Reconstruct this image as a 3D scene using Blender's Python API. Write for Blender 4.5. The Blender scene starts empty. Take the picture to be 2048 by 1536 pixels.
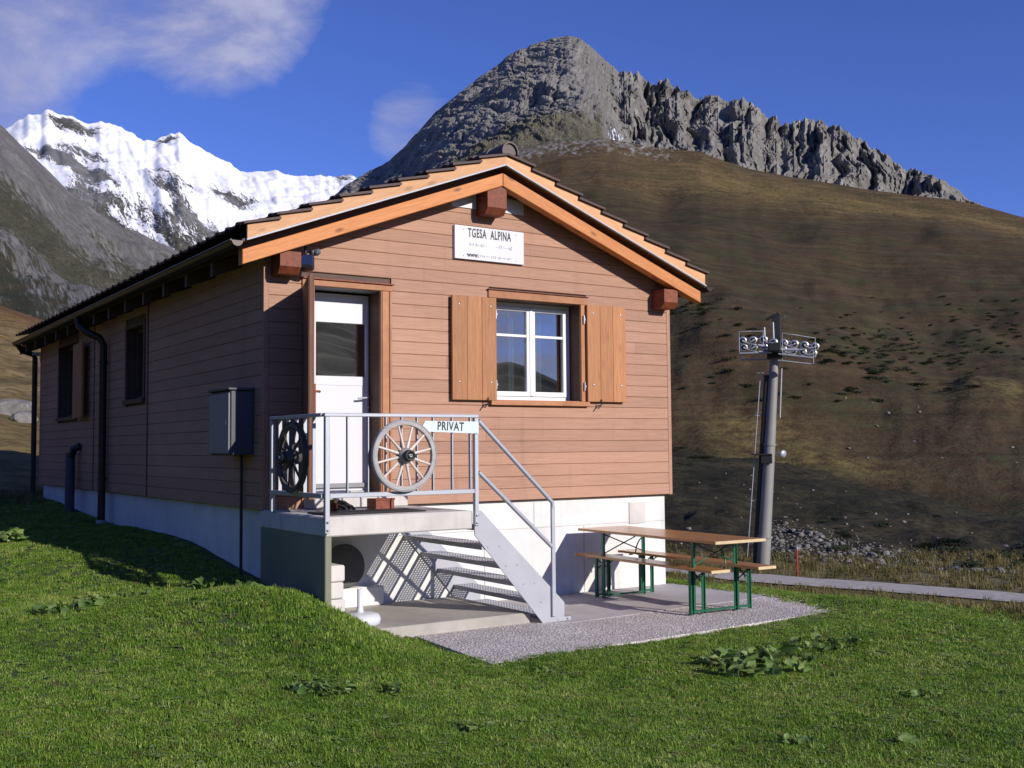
import bpy, math, random
import numpy as np
from mathutils import Matrix, Vector
random.seed(7); RNG = np.random.default_rng(11)
S = bpy.context.scene
COL = S.collection

# ------------------------------------------------------------------ camera
CAM = np.array([-3.9921, -10.4864, 1.7344])
R_ = np.array([0.83348, -0.55249, -0.0083]); U_ = np.array([-0.0245, -0.05195, 0.99835]); F_ = np.array([0.55201, 0.8319, 0.05684])
cd = bpy.data.cameras.new('camera'); cam = bpy.data.objects.new('camera', cd); COL.objects.link(cam)
cd.sensor_width = 36; cd.lens = 38.75; cd.clip_start = 0.1; cd.clip_end = 30000
mw = Matrix.Identity(4)
for i in range(3):
    mw[i][0] = R_[i]; mw[i][1] = U_[i]; mw[i][2] = -F_[i]; mw[i][3] = CAM[i]
cam.matrix_world = mw
S.camera = cam

# ------------------------------------------------------------------ light: sun behind the camera, to its right
KX, KZ = 0.285, 0.425
sdir = Vector((KX, -1, KZ)).normalized()
sl = bpy.data.lights.new('sun', 'SUN'); sl.energy = 5.0; sl.angle = math.radians(0.53); sl.color = (1.0, 0.93, 0.84)
so = bpy.data.objects.new('sun', sl); COL.objects.link(so)
so.rotation_euler = sdir.to_track_quat('Z', 'Y').to_euler(); so.location = sdir * 60
W = bpy.data.worlds.new('World'); S.world = W; W.use_nodes = True
wn, wl = W.node_tree.nodes, W.node_tree.links
wn.clear()

def nd(nt, typ, ins=None, **props):
    n = nt.nodes.new(typ)
    for k, v in props.items(): setattr(n, k, v)
    for k, v in (ins or {}).items():
        s = n.inputs[k]
        if isinstance(v, bpy.types.NodeSocket): nt.links.new(v, s)
        else:
            if s.type == 'RGBA' and len(v) == 3: v = (*v, 1)
            s.default_value = v
    return n
def vm(nt, op, a, b=None):
    n = nt.nodes.new('ShaderNodeVectorMath'); n.operation = op
    for i, v in enumerate((a, b)):
        if v is None: continue
        if isinstance(v, bpy.types.NodeSocket): nt.links.new(v, n.inputs[i])
        else: n.inputs[i].default_value = v
    return n.outputs[0]
def ma(nt, op, a, b=None, c=None, clamp=False):
    n = nt.nodes.new('ShaderNodeMath'); n.operation = op; n.use_clamp = clamp
    for i, v in enumerate((a, b, c)):
        if v is None: continue
        if isinstance(v, bpy.types.NodeSocket): nt.links.new(v, n.inputs[i])
        else: n.inputs[i].default_value = v
    return n.outputs[0]
def mix(nt, f, a, b, bt='MIX'):
    n = nt.nodes.new('ShaderNodeMix'); n.data_type = 'RGBA'; n.blend_type = bt
    for s, v in ((n.inputs['Factor'], f), (n.inputs['A'], a), (n.inputs['B'], b)):
        pass
    ins = [n.inputs[0], n.inputs[6], n.inputs[7]]
    for s, v in zip(ins, (f, a, b)):
        if isinstance(v, bpy.types.NodeSocket): nt.links.new(v, s)
        else:
            if s.type == 'RGBA' and len(v) == 3: v = (*v, 1)
            s.default_value = v
    return n.outputs[2]
def ramp(nt, f, stops, interp='LINEAR'):
    n = nt.nodes.new('ShaderNodeValToRGB'); n.color_ramp.interpolation = interp
    e = n.color_ramp.elements
    while len(e) < len(stops): e.new(0.5)
    for el, (p, c) in zip(e, stops):
        el.position = p
        if not hasattr(c, '__len__'): c = (c, c, c)
        el.color = (*c, 1) if len(c) == 3 else c
    if isinstance(f, bpy.types.NodeSocket): nt.links.new(f, n.inputs[0])
    return n.outputs[0]
def noise(nt, vec, scale, detail=4, rough=0.55, dist=0.0, out=0):
    n = nd(nt, 'ShaderNodeTexNoise', {'Scale': scale, 'Detail': detail, 'Roughness': rough, 'Distortion': dist})
    if vec is not None: nt.links.new(vec, n.inputs['Vector'])
    return n.outputs[out]

# sky
nt = W.node_tree
sky = nd(nt, 'ShaderNodeTexSky', sky_type='NISHITA', sun_disc=False, sun_elevation=math.asin(sdir.z),
         sun_rotation=math.atan2(sdir.x, sdir.y), altitude=1700, air_density=1.0, dust_density=0.3, ozone_density=3.0)
tc = nd(nt, 'ShaderNodeTexCoord')
dirv = tc.outputs['Generated']
SKY_STR = 0.066
skyc = mix(nt, 1.0, sky.outputs[0], (0.98, 1.14, 2.15), 'MULTIPLY')
# clouds: soft thin banks low over the western mountains, wisps elsewhere
sp = nd(nt, 'ShaderNodeSeparateXYZ', {0: dirv})
X, Y, Z = sp.outputs
inv = ma(nt, 'DIVIDE', 1.0, ma(nt, 'MAXIMUM', ma(nt, 'ADD', Z, 0.18), 0.05))
cv = vm(nt, 'SCALE', dirv); nt.nodes[-1].inputs['Scale'].default_value = 1.0
flat = nd(nt, 'ShaderNodeCombineXYZ', {0: ma(nt, 'MULTIPLY', X, inv), 1: ma(nt, 'MULTIPLY', Y, inv), 2: 0.0}).outputs[0]
n1 = noise(nt, flat, 2.3, 9, 0.60, 0.5)
n2 = noise(nt, vm(nt, 'ADD', flat, (3.7, 1.3, 0)), 0.75, 3, 0.5)
def lobe(az, el, lo, hi):
    a, e = math.radians(az), math.radians(el)
    d = (math.sin(a) * math.cos(e), math.cos(a) * math.cos(e), math.sin(e))
    n = nt.nodes.new('ShaderNodeVectorMath'); n.operation = 'DOT_PRODUCT'
    nt.links.new(dirv, n.inputs[0]); n.inputs[1].default_value = d
    return nd(nt, 'ShaderNodeMapRange', {0: n.outputs['Value'], 1: math.cos(math.radians(lo)), 2: math.cos(math.radians(hi))}, interpolation_type='SMOOTHSTEP').outputs[0]
cover = ma(nt, 'ADD', lobe(3.5, 18.6, 10.8, 4.0), ma(nt, 'MULTIPLY', lobe(17.5, 23.6, 8.0, 2), 0.9))
cover = ma(nt, 'ADD', cover, ma(nt, 'MULTIPLY', lobe(28.4, 16.6, 3.4, 0.3), 0.66))
cover = ma(nt, 'ADD', cover, ma(nt, 'MULTIPLY', lobe(143, 6.0, 11, 2), 0.95))
dens = ma(nt, 'ADD', ma(nt, 'MULTIPLY', n1, 1.15), ma(nt, 'MULTIPLY', n2, 0.5))
cov = ma(nt, 'POWER', ma(nt, 'MINIMUM', cover, 1.0), 0.6)
dens = ma(nt, 'MULTIPLY', ma(nt, 'SUBTRACT', ma(nt, 'ADD', ma(nt, 'MULTIPLY', dens, 1.15), ma(nt, 'MULTIPLY', cov, 0.85)), 1.42), 2.6, clamp=True)
dens = ma(nt, 'MULTIPLY', dens, 0.88)
ccol = mix(nt, ramp(nt, n1, ((0.40, 0.0), (0.68, 1.0))), (4.6, 4.9, 8.2), (7.8, 8.0, 11.0))
skyc = mix(nt, dens, skyc, ccol)
bg = nd(nt, 'ShaderNodeBackground', {'Color': skyc, 'Strength': SKY_STR})
nt.links.new(bg.outputs[0], nd(nt, 'ShaderNodeOutputWorld').inputs[0])
S.view_settings.view_transform = 'Standard'; S.view_settings.look = 'None'
S.view_settings.exposure = 0.0; S.view_settings.gamma = 1.0; S.view_settings.use_curve_mapping = False
S.cycles.max_bounces = 6; S.cycles.transparent_max_bounces = 12

# ------------------------------------------------------------------ materials
def new_mat(name):
    m = bpy.data.materials.new(name); m.use_nodes = True
    t = m.node_tree; t.nodes.clear()
    out = nd(t, 'ShaderNodeOutputMaterial')
    b = nd(t, 'ShaderNodeBsdfPrincipled'); t.links.new(b.outputs[0], out.inputs[0])
    return m, t, b
def setc(t, b, col=None, rough=None, bump=None, bs=0.3, bd=0.01, **kw):
    for k, v in (('Base Color', col), ('Roughness', rough)):
        if v is None: continue
        if isinstance(v, bpy.types.NodeSocket): t.links.new(v, b.inputs[k])
        else:
            if k == 'Base Color' and len(v) == 3: v = (*v, 1)
            b.inputs[k].default_value = v
    for k, v in kw.items(): b.inputs[k.replace('_', ' ')].default_value = v
    if bump is not None:
        n = nd(t, 'ShaderNodeBump', {'Strength': bs, 'Distance': bd, 'Height': bump})
        t.links.new(n.outputs[0], b.inputs['Normal'])
def simple(name, col, rough=0.6, metal=0.0, var=0.15, scale=6.0):
    m, t, b = new_mat(name)
    p = nd(t, 'ShaderNodeNewGeometry').outputs['Position']
    n = noise(t, p, scale, 5, 0.6)
    c = mix(t, n, tuple(x * (1 - var) for x in col), tuple(min(1, x * (1 + var)) for x in col))
    n2 = noise(t, p, scale * 9, 3, 0.6)
    setc(t, b, c, ma(t, 'ADD', ma(t, 'MULTIPLY', n2, 0.25), rough - 0.12), n2, 0.12, 0.004, Metallic=metal)
    return m
def wood(name, dark, light, axis, knots=0.0, obj=True, stretch=18, rough=0.65, rv=0.18):
    """grain runs along axis (0,1,2); obj: object coordinates, else world position"""
    m, t, b = new_mat(name)
    p = nd(t, 'ShaderNodeTexCoord').outputs['Object'] if obj else nd(t, 'ShaderNodeNewGeometry').outputs['Position']
    rnd = nd(t, 'ShaderNodeObjectInfo').outputs['Random']
    off = nd(t, 'ShaderNodeCombineXYZ', {0: ma(t, 'MULTIPLY', rnd, 37.0), 1: ma(t, 'MULTIPLY', rnd, 11.0), 2: ma(t, 'MULTIPLY', rnd, 23.0)}).outputs[0]
    p = vm(t, 'ADD', p, off)
    sc = [stretch, stretch, stretch]
    for a in (axis if hasattr(axis, '__len__') else (axis,)): sc[a] = 1.3
    v = vm(t, 'MULTIPLY', p, tuple(sc))
    g = noise(t, v, 2.2, 6, 0.6, 0.6)
    g2 = noise(t, v, 9.0, 4, 0.6, 0.2)
    gg = ma(t, 'ADD', ma(t, 'MULTIPLY', g, 0.65), ma(t, 'MULTIPLY', g2, 0.35))
    c = ramp(t, gg, ((0.33, dark), (0.62, light)))
    blot = noise(t, p, 1.1, 3, 0.5)
    c = mix(t, ma(t, 'MULTIPLY', blot, 0.35), c, dark)
    if not obj:
        gp = nd(t, 'ShaderNodeNewGeometry').outputs['Position']
        run = noise(t, vm(t, 'MULTIPLY', gp, (6, 6, .5)), 1.0, 5, .65)
        c = mix(t, ramp(t, run, ((.55, 0.0), (.80, .45))), c, tuple(x * .62 for x in dark))
        fade = noise(t, gp, .45, 3, .5)
        c = mix(t, ramp(t, fade, ((.45, 0.0), (.75, .30))), c, tuple(min(1, x * 1.25) for x in light))
    k = ma(t, 'ADD', ma(t, 'MULTIPLY', rnd, rv * 2), 1 - rv)
    c = mix(t, 1.0, c, nd(t, 'ShaderNodeCombineColor', {0: k, 1: k, 2: k}).outputs[0], 'MULTIPLY')
    if knots:
        sc2 = [7.0, 7.0, 7.0]
        for a in (axis if hasattr(axis, '__len__') else (axis,)): sc2[a] = 2.6
        vo = nd(t, 'ShaderNodeTexVoronoi', {'Vector': vm(t, 'MULTIPLY', p, tuple(sc2)), 'Scale': 1.0})
        kn = nd(t, 'ShaderNodeMapRange', {0: vo.outputs['Distance'], 1: 0.20, 2: 0.08}).outputs[0]
        c = mix(t, ma(t, 'MULTIPLY', kn, knots), c, tuple(x * 0.35 for x in dark))
    setc(t, b, c, rough, gg, 0.25, 0.004)
    return m

M = {}
M['cladding'] = wood('cladding wood', (0.285, 0.150, 0.095), (0.455, 0.258, 0.176), (0, 1), 0, False, 45, 0.7, 0.09)
M['larch'] = wood('larch beam wood', (0.40, 0.135, 0.036), (0.58, 0.24, 0.078), 0, 0.8, True, 16)
M['larch_pale'] = wood('pale larch board', (0.48, 0.24, 0.11), (0.66, 0.37, 0.19), 0, 0.5, True, 16)
M['stain'] = wood('red brown stained wood', (0.10, 0.022, 0.010), (0.26, 0.062, 0.022), 1, 0, True, 10)
M['shutter'] = wood('shutter wood', (0.30, 0.12, 0.045), (0.50, 0.23, 0.095), 2, 0.25, True, 22)
M['casing'] = wood('door casing wood', (0.30, 0.12, 0.05), (0.46, 0.21, 0.10), (0, 2), 0, True, 20)
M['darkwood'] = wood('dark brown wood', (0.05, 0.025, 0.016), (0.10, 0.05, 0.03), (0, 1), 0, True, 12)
M['leafdoor'] = wood('brown door leaf wood', (0.13, 0.055, 0.03), (0.22, 0.10, 0.06), 2, 0, True, 18)
M['white'] = simple('white paint', (0.60, 0.61, 0.65), 0.4, 0, 0.03)
M['pvc'] = simple('white plastic frame', (0.76, 0.77, 0.78), 0.35, 0, 0.03)
M['greypaint'] = simple('grey paint', (0.22, 0.23, 0.25), 0.5, 0, 0.08)
M['black'] = simple('black print', (0.015, 0.015, 0.018), 0.5, 0, 0.05)
M['blackmetal'] = simple('black metal', (0.03, 0.03, 0.032), 0.45, 0.3, 0.2)
M['galv'] = simple('galvanised steel', (0.40, 0.42, 0.47), 0.5, 0.35, 0.12, 14)
M['galvflat'] = simple('weathered galvanised steel', (0.38, 0.39, 0.43), 0.55, 0.15, 0.14, 5)
M['gutter'] = simple('brown gutter metal', (0.045, 0.035, 0.03), 0.4, 0.5, 0.2)
M['tile'] = simple('brown roof tile', (0.075, 0.045, 0.042), 0.7, 0, 0.3, 5)
M['ridge'] = simple('grey brown ridge tile', (0.13, 0.10, 0.10), 0.7, 0, 0.25, 7)
M['green'] = simple('green painted steel', (0.012, 0.11, 0.055), 0.35, 0.1, 0.15)
M['red'] = simple('red plastic', (0.50, 0.03, 0.025), 0.5, 0, 0.1)
M['bluegrey'] = simple('blue grey cabinet paint', (0.055, 0.06, 0.078), 0.5, 0, 0.08)
M['signblue'] = simple('pale blue sign enamel', (0.58, 0.70, 0.74), 0.4, 0, 0.04)
M['mast'] = simple('dull zinc mast paint', (0.235, 0.232, 0.225), 0.6, 0.1, 0.16, 3)
M['steel'] = simple('bright steel', (0.62, 0.62, 0.62), 0.3, 0.8, 0.08)
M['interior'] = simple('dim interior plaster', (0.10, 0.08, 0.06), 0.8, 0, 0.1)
M['curtain'] = simple('curtain cloth', (0.30, 0.30, 0.33), 0.9, 0, 0.08)
M['rubber'] = simple('dark rubber', (0.018, 0.018, 0.02), 0.8, 0, 0.2)
M['lid'] = simple('dull grey rubber', (0.09, 0.09, 0.085), 0.8, 0, 0.2)
M['terracotta'] = simple('terracotta', (0.22, 0.07, 0.04), 0.8, 0, 0.15)

m, t, b = new_mat('beer table wood')
p = nd(t, 'ShaderNodeTexCoord').outputs['Object']
g = noise(t, vm(t, 'MULTIPLY', p, (1.2, 22, 22)), 2.0, 5, 0.6, 0.4)
setc(t, b, ramp(t, g, ((0.3, (0.36, 0.145, 0.030)), (0.65, (0.53, 0.25, 0.065)))), 0.30, g, 0.05, 0.002)
b.inputs['Coat Weight'].default_value = 0.35; b.inputs['Coat Roughness'].default_value = 0.18
M['tablewood'] = m
M['tableend'] = wood('pale end grain', (0.62, 0.45, 0.24), (0.80, 0.64, 0.40), 0, 0, True, 8)

def concrete(name, a, c, green=0.0, moss=(0.10, 0.12, 0.035), courses=False):
    m, t, b = new_mat(name)
    p = nd(t, 'ShaderNodeNewGeometry').outputs['Position']
    n = noise(t, p, 1.7, 6, 0.65)
    c0 = ramp(t, n, ((0.3, a), (0.7, c)))
    streak = noise(t, vm(t, 'MULTIPLY', p, (7, 7, 0.6)), 1.0, 5, 0.6)
    c0 = mix(t, ramp(t, streak, ((0.56, 0.0), (0.78, 0.40))), c0, tuple(x * 0.55 for x in a))
    boards = noise(t, vm(t, 'MULTIPLY', p, (0.7, 0.7, 9)), 1.0, 2, 0.5)
    c0 = mix(t, ma(t, 'MULTIPLY', boards, 0.22), c0, tuple(x * 0.72 for x in a))
    if green:
        gn = noise(t, p, 0.9, 5, 0.6)
        c0 = mix(t, ramp(t, gn, ((0.2, green), (0.8, green * 0.6))), c0, moss)
    fine = noise(t, p, 60, 4, 0.7)
    setc(t, b, c0, 0.85, ma(t, 'ADD', ma(t, 'MULTIPLY', n, 0.6), ma(t, 'MULTIPLY', fine, 0.4)), 0.35, 0.008)
    return m
M['concrete'] = concrete('pale concrete', (0.60, 0.595, 0.58), (0.78, 0.775, 0.76))
M['concrete_porch'] = concrete('weathered concrete', (0.46, 0.44, 0.41), (0.66, 0.64, 0.61))
M['concrete_moss'] = concrete('mossy concrete', (0.26, 0.26, 0.23), (0.36, 0.36, 0.32), 0.7, (0.115, 0.130, 0.045))
M['concrete_slab'] = concrete('stained concrete', (0.33, 0.31, 0.28), (0.56, 0.52, 0.46), 0.25, (0.09, 0.085, 0.06))
M['stone_block'] = concrete('light concrete block', (0.52, 0.49, 0.47), (0.68, 0.64, 0.62))

m, t, b = new_mat('gravel chippings')
p = nd(t, 'ShaderNodeNewGeometry').outputs['Position']
vo = nd(t, 'ShaderNodeTexVoronoi', {'Vector': p, 'Scale': 55.0})
n = noise(t, p, 2.0, 5, 0.6)
n2 = noise(t, p, 120, 3, 0.7)
c = ramp(t, nd(t, 'ShaderNodeSeparateColor', {0: vo.outputs['Color']}).outputs[0], ((0.0, (0.34, 0.305, 0.29)), (0.5, (0.56, 0.51, 0.485)), (1.0, (0.86, 0.82, 0.79))))
c = mix(t, ramp(t, n, ((0.40, 0.0), (0.70, 0.55))), c, (0.30, 0.25, 0.23))
c = mix(t, ma(t, 'MULTIPLY', n2, 0.5), c, (0.36, 0.325, 0.31))
setc(t, b, c, 0.95, vo.outputs['Distance'], 0.9, 0.012)
M['gravel'] = m

m, t, b = new_mat('window glass')
t.nodes.remove(b)
fr = nd(t, 'ShaderNodeFresnel', {'IOR': 1.5}).outputs[0]
fac = ma(t, 'ADD', ma(t, 'MULTIPLY', fr, 1.8), 0.20, clamp=True)
ms = nd(t, 'ShaderNodeMixShader', {0: fac, 1: nd(t, 'ShaderNodeBsdfTransparent', {'Color': (0.75, 0.80, 0.80)}).outputs[0],
        2: nd(t, 'ShaderNodeBsdfGlossy', {'Color': (1, 1, 1), 'Roughness': 0.0}).outputs[0]})
t.links.new(ms.outputs[0], [x for x in t.nodes if x.type == 'OUTPUT_MATERIAL'][0].inputs[0])
M['glass'] = m

# ------------------------------------------------------------------ mesh tools
def vsub(a, b): return (a[0] - b[0], a[1] - b[1], a[2] - b[2])
class MB:
    def __init__(s): s.v = []; s.f = []; s.smooth = set()
    def add(s, vs, fs, smooth=False):
        o = len(s.v); s.v += [tuple(map(float, p)) for p in vs]
        for f in fs:
            if smooth: s.smooth.add(len(s.f))
            s.f.append(tuple(i + o for i in f))
    def obox(s, c, ax, h, ch=0.0):
        c = Vector(c); ax = [Vector(a) for a in ax]
        if ch <= 0:
            vs = [c + ax[0] * h[0] * i + ax[1] * h[1] * j + ax[2] * h[2] * k for i in (-1, 1) for j in (-1, 1) for k in (-1, 1)]
            s.add(vs, [(0, 1, 3, 2), (4, 6, 7, 5), (0, 4, 5, 1), (2, 3, 7, 6), (0, 2, 6, 4), (1, 5, 7, 3)]); return
        ch = min(ch, min(h) * 0.9)
        idx = {}; vs = []
        for i in (-1, 1):
            for j in (-1, 1):
                for k in (-1, 1):
                    for d in range(3):
                        q = [h[0] * i, h[1] * j, h[2] * k]
                        for e in range(3):
                            if e != d: q[e] -= ch * (i, j, k)[e]
                        idx[(i, j, k, d)] = len(vs); vs.append(c + ax[0] * q[0] + ax[1] * q[1] + ax[2] * q[2])
        fs = []
        for d in range(3):
            a, b2 = [e for e in range(3) if e != d]
            for sg in (-1, 1):
                q = []
                for (u, w) in ((-1, -1), (1, -1), (1, 1), (-1, 1)):
                    key = [0, 0, 0]; key[d] = sg; key[a] = u; key[b2] = w; q.append(idx[(*key, d)])
                fs.append(tuple(q))
            for u in (-1, 1):
                for w in (-1, 1):
                    key1 = [0, 0, 0]; key1[a] = u; key1[b2] = w; k2 = list(key1); key1[d] = -1; k2[d] = 1
                    fs.append((idx[(*key1, a)], idx[(*k2, a)], idx[(*k2, b2)], idx[(*key1, b2)]))
        for i in (-1, 1):
            for j in (-1, 1):
                for k in (-1, 1): fs.append((idx[(i, j, k, 0)], idx[(i, j, k, 1)], idx[(i, j, k, 2)]))
        s.add(vs, fs)
    def box(s, x0, x1, y0, y1, z0, z1, ch=0.0):
        s.obox(((x0 + x1) / 2, (y0 + y1) / 2, (z0 + z1) / 2), ((1, 0, 0), (0, 1, 0), (0, 0, 1)), ((x1 - x0) / 2, (y1 - y0) / 2, (z1 - z0) / 2), ch)
    def prism(s, poly, fn, a, b):
        """poly 2-D points, fn(u,v,w)->xyz, extruded w from a to b"""
        n = len(poly)
        s.add([fn(u, v, a) for u, v in poly] + [fn(u, v, b) for u, v in poly],
              [tuple(range(n)), tuple(range(2 * n - 1, n - 1, -1))] + [(i, (i + 1) % n, n + (i + 1) % n, n + i) for i in range(n)])
    def tube(s, pts, r, n=8, cap=True):
        pts = [Vector(p) for p in pts]; rs = r if hasattr(r, '__len__') else [r] * len(pts)
        rings = []
        up = None
        for i, p in enumerate(pts):
            d = (pts[min(i + 1, len(pts) - 1)] - pts[max(i - 1, 0)]).normalized()
            if up is None:
                up = Vector((0, 0, 1)) if abs(d.z) < 0.9 else Vector((0, 1, 0))
            a = d.cross(up).normalized(); bb = a.cross(d).normalized(); up = bb
            rings.append([p + (a * math.cos(2 * math.pi * j / n) + bb * math.sin(2 * math.pi * j / n)) * rs[i] for j in range(n)])
        vs = [q for rr in rings for q in rr]
        s.add(vs, [(i * n + j, i * n + (j + 1) % n, (i + 1) * n + (j + 1) % n, (i + 1) * n + j) for i in range(len(pts) - 1) for j in range(n)], True)
        if cap: s.add(rings[0], [tuple(range(n - 1, -1, -1))]); s.add(rings[-1], [tuple(range(n))])
    def lathe(s, prof, c, axis=(0, 0, 1), n=24, smooth=True):
        c = Vector(c); w = Vector(axis).normalized(); a = w.orthogonal().normalized(); b2 = w.cross(a)
        vs = [c + w * h + (a * math.cos(2 * math.pi * j / n) + b2 * math.sin(2 * math.pi * j / n)) * r for r, h in prof for j in range(n)]
        s.add(vs, [(i * n + j, i * n + (j + 1) % n, (i + 1) * n + (j + 1) % n, (i + 1) * n + j) for i in range(len(prof) - 1) for j in range(n)], smooth)
    def mesh(s, name, off=(0, 0, 0)):
        me = bpy.data.meshes.new(name)
        me.from_pydata([vsub(p, off) for p in s.v], [], s.f); me.update()
        if s.smooth:
            fl = np.zeros(len(s.f), bool); fl[list(s.smooth)] = True
            me.polygons.foreach_set('use_smooth', fl)
        bm_fix(me)
        return me
import bmesh
def bm_fix(me):
    b = bmesh.new(); b.from_mesh(me); bmesh.ops.recalc_face_normals(b, faces=b.faces); b.to_mesh(me); b.free()

WLOC = {}
def thing(name, label, cat, loc=(0, 0, 0), group=None):
    o = bpy.data.objects.new(name, None); COL.objects.link(o); o.location = loc; o.empty_display_size = 0.2
    o['label'] = label; o['category'] = cat
    if group: o['group'] = group
    WLOC[o.name] = tuple(loc); return o
def part(name, mb, mt, parent, label=None, stuff=False):
    """mb is in world coordinates; the part's origin is put at its parent's origin"""
    off = WLOC[parent.name] if parent else (0, 0, 0)
    me = mb.mesh(name, off) if isinstance(mb, MB) else mb
    if mt is not None: me.materials.append(M[mt] if isinstance(mt, str) else mt)
    o = bpy.data.objects.new(name, me); COL.objects.link(o)
    if parent: o.parent = parent; WLOC[o.name] = off
    if label: o['label'] = label
    if stuff: o['kind'] = 'stuff'
    return o
def tag(o, label, cat, group=None):
    o['label'] = label; o['category'] = cat
    if group: o['group'] = group
    return o
def structure(name, me, mt):
    o = bpy.data.objects.new(name, me); COL.objects.link(o); me.materials.append(M[mt] if isinstance(mt, str) else mt)
    o['kind'] = 'structure'; return o
def beam(name, p0, p1, w, h, mt, parent, up=(0, 0, 1), ch=0.004, label=None, me=None):
    """a bar from p0 to p1, its own local x along the grain"""
    p0, p1 = Vector(p0), Vector(p1); x = (p1 - p0).normalized(); L = (p1 - p0).length
    y = Vector(up).cross(x).normalized(); z = x.cross(y)
    if me is None:
        b = MB(); b.obox((0, 0, 0), ((1, 0, 0), (0, 1, 0), (0, 0, 1)), (L / 2, w / 2, h / 2), ch); me = b.mesh(name); me.materials.append(M[mt])
    o = bpy.data.objects.new(name, me); COL.objects.link(o)
    c = (p0 + p1) / 2 - Vector(WLOC[parent.name]) if parent else (p0 + p1) / 2
    o.matrix_local = Matrix((( x[0], y[0], z[0], c[0]), (x[1], y[1], z[1], c[1]), (x[2], y[2], z[2], c[2]), (0, 0, 0, 1)))
    if parent:
        ml = o.matrix_local.copy(); o.parent = parent; o.matrix_local = ml
        WLOC[o.name] = tuple((p0 + p1) / 2)
    if label: o['label'] = label
    return o
# ------------------------------------------------------------------ terrain
def _h(ix, iy, s):
    h = (ix.astype(np.int64) * 374761393 + iy.astype(np.int64) * 668265263 + s * 974634777) & 0xFFFFFFFF
    h = ((h ^ (h >> 13)) * 1274126177) & 0xFFFFFFFF
    return ((h ^ (h >> 16)) & 0xFFFFFF) / float(0xFFFFFF)
def vn(x, y, s=0):
    x = np.asarray(x, float); y = np.asarray(y, float)
    ix, iy = np.floor(x), np.floor(y); fx, fy = x - ix, y - iy
    fx = fx * fx * fx * (fx * (fx * 6 - 15) + 10); fy = fy * fy * fy * (fy * (fy * 6 - 15) + 10)
    a, b = _h(ix, iy, s), _h(ix + 1, iy, s); c, d = _h(ix, iy + 1, s), _h(ix + 1, iy + 1, s)
    return (a + (b - a) * fx) * (1 - fy) + (c + (d - c) * fx) * fy
def fbm(x, y, o=5, s=0, g=0.5):
    r = 0; a = 1; n = 0
    for i in range(o):
        r = r + a * (vn(x * 2 ** i + 17.3 * i, y * 2 ** i - 9.1 * i, s + i) * 2 - 1); n += a; a *= g
    return r / n
def ridged(x, y, o=4, s=0, g=0.5):
    r = 0; a = 1; n = 0
    for i in range(o):
        r = r + a * (1 - np.abs(vn(x * 2 ** i + 5.7 * i, y * 2 ** i + 3.3 * i, s + i) * 2 - 1)); n += a; a *= g
    return r / n
def ss(a, b, x):
    t = np.clip((x - a) / (b - a), 0, 1); return t * t * (3 - 2 * t)
def tab(T, az):
    a = np.array(T); return np.interp(az, a[:, 0], a[:, 1])

# lawn heights: smooth surface through surveyed points
PTS = np.array([(1, -2.95, -.012), (3, -2.85, -.008), (5.2, -2.7, -.008), (5.55, -1.5, -.01), (5.5, 0, 0), (3, -1, -.03), (1.0, -1.55, -.02), (.45, -1.6, .11),
    (0, -1.55, .35), (-.05, -.9, .40), (.05, .17, .42), (.05, 1.6, .56), (.05, 2.9, .66), (.05, 6.5, .69), (.05, 8.6, .77), (.05, 11, .85),
    (-.43, -.1, .40), (-.43, 1.44, .42), (-.87, 2.9, .53), (-1.2, 4, .60), (-1.6, 5.25, .64), (-1.2, -2.2, .25), (-.4, -2.6, .12), (-3, 0, .30), (-4, 5, .55), (-4, 10, .72),
    (0, 14, .80), (3, 14, .70), (-6, 16, .68), (-8, 4, .45), (-8, -4, .15), (-4, -10.5, .05), (-4, -6, .07), (-2, -4, .11), (0, -4.2, -.02), (-1.2, -3.2, .13), (3, -4.5, -.06), (1, -3.6, -.05), (6, -5, -.10), (1.5, -7, -.02),
    (-12, -12, .1), (2, -14, -.05), (-10, 12, .6), (-16, 0, .3), (6.4, -2.4, -.05), (8, -4, -.2), (6.6, -.6, -.13), (7.5, -2, -.24), (9.5, -1, -.68), (8, 4, -.75), (12, 0, -1.15), (13, -6, -1.1), (6, 12, .35), (12, 12, -1.3),
    (18, 6, -2.3), (20, -2, -2.3), (22, 14, -2.98), (24, 8, -2.98), (26, 20, -3.1), (28, 14, -3.15), (29, 10, -3.15), (30, 24, -3.1), (34, 16, -3.2), (20, 28, -2.4), (10, 26, -.5), (28, -2, -2.9), (36, 6, -3.25), (16, -16, -1.5), (-14, 20, .7), (-4, 24, .7)])
_c = 1.2
def _phi(d2): return np.sqrt(d2 + _c * _c)
_P = PTS[:, :2]; _A = _phi(((_P[:, None] - _P[None]) ** 2).sum(-1))
_n = len(PTS); _S = np.zeros((_n + 1, _n + 1)); _S[:_n, :_n] = _A; _S[:_n, _n] = 1; _S[_n, :_n] = 1
_w = np.linalg.solve(_S, np.append(PTS[:, 2], 0))
PATIO = [(0.80, -2.92), (3.0, -2.80), (5.17, -2.66), (5.50, -1.60), (5.42, 0.10), (0.5, 0.10), (0.93, -1.45)]
def inpoly(x, y, P):
    r = np.zeros(np.shape(x), bool); j = len(P) - 1
    for i in range(len(P)):
        xi, yi = P[i]; xj, yj = P[j]
        r ^= ((yi > y) != (yj > y)) & (x < (xj - xi) * (y - yi) / (yj - yi + 1e-12) + xi); j = i
    return r
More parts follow.
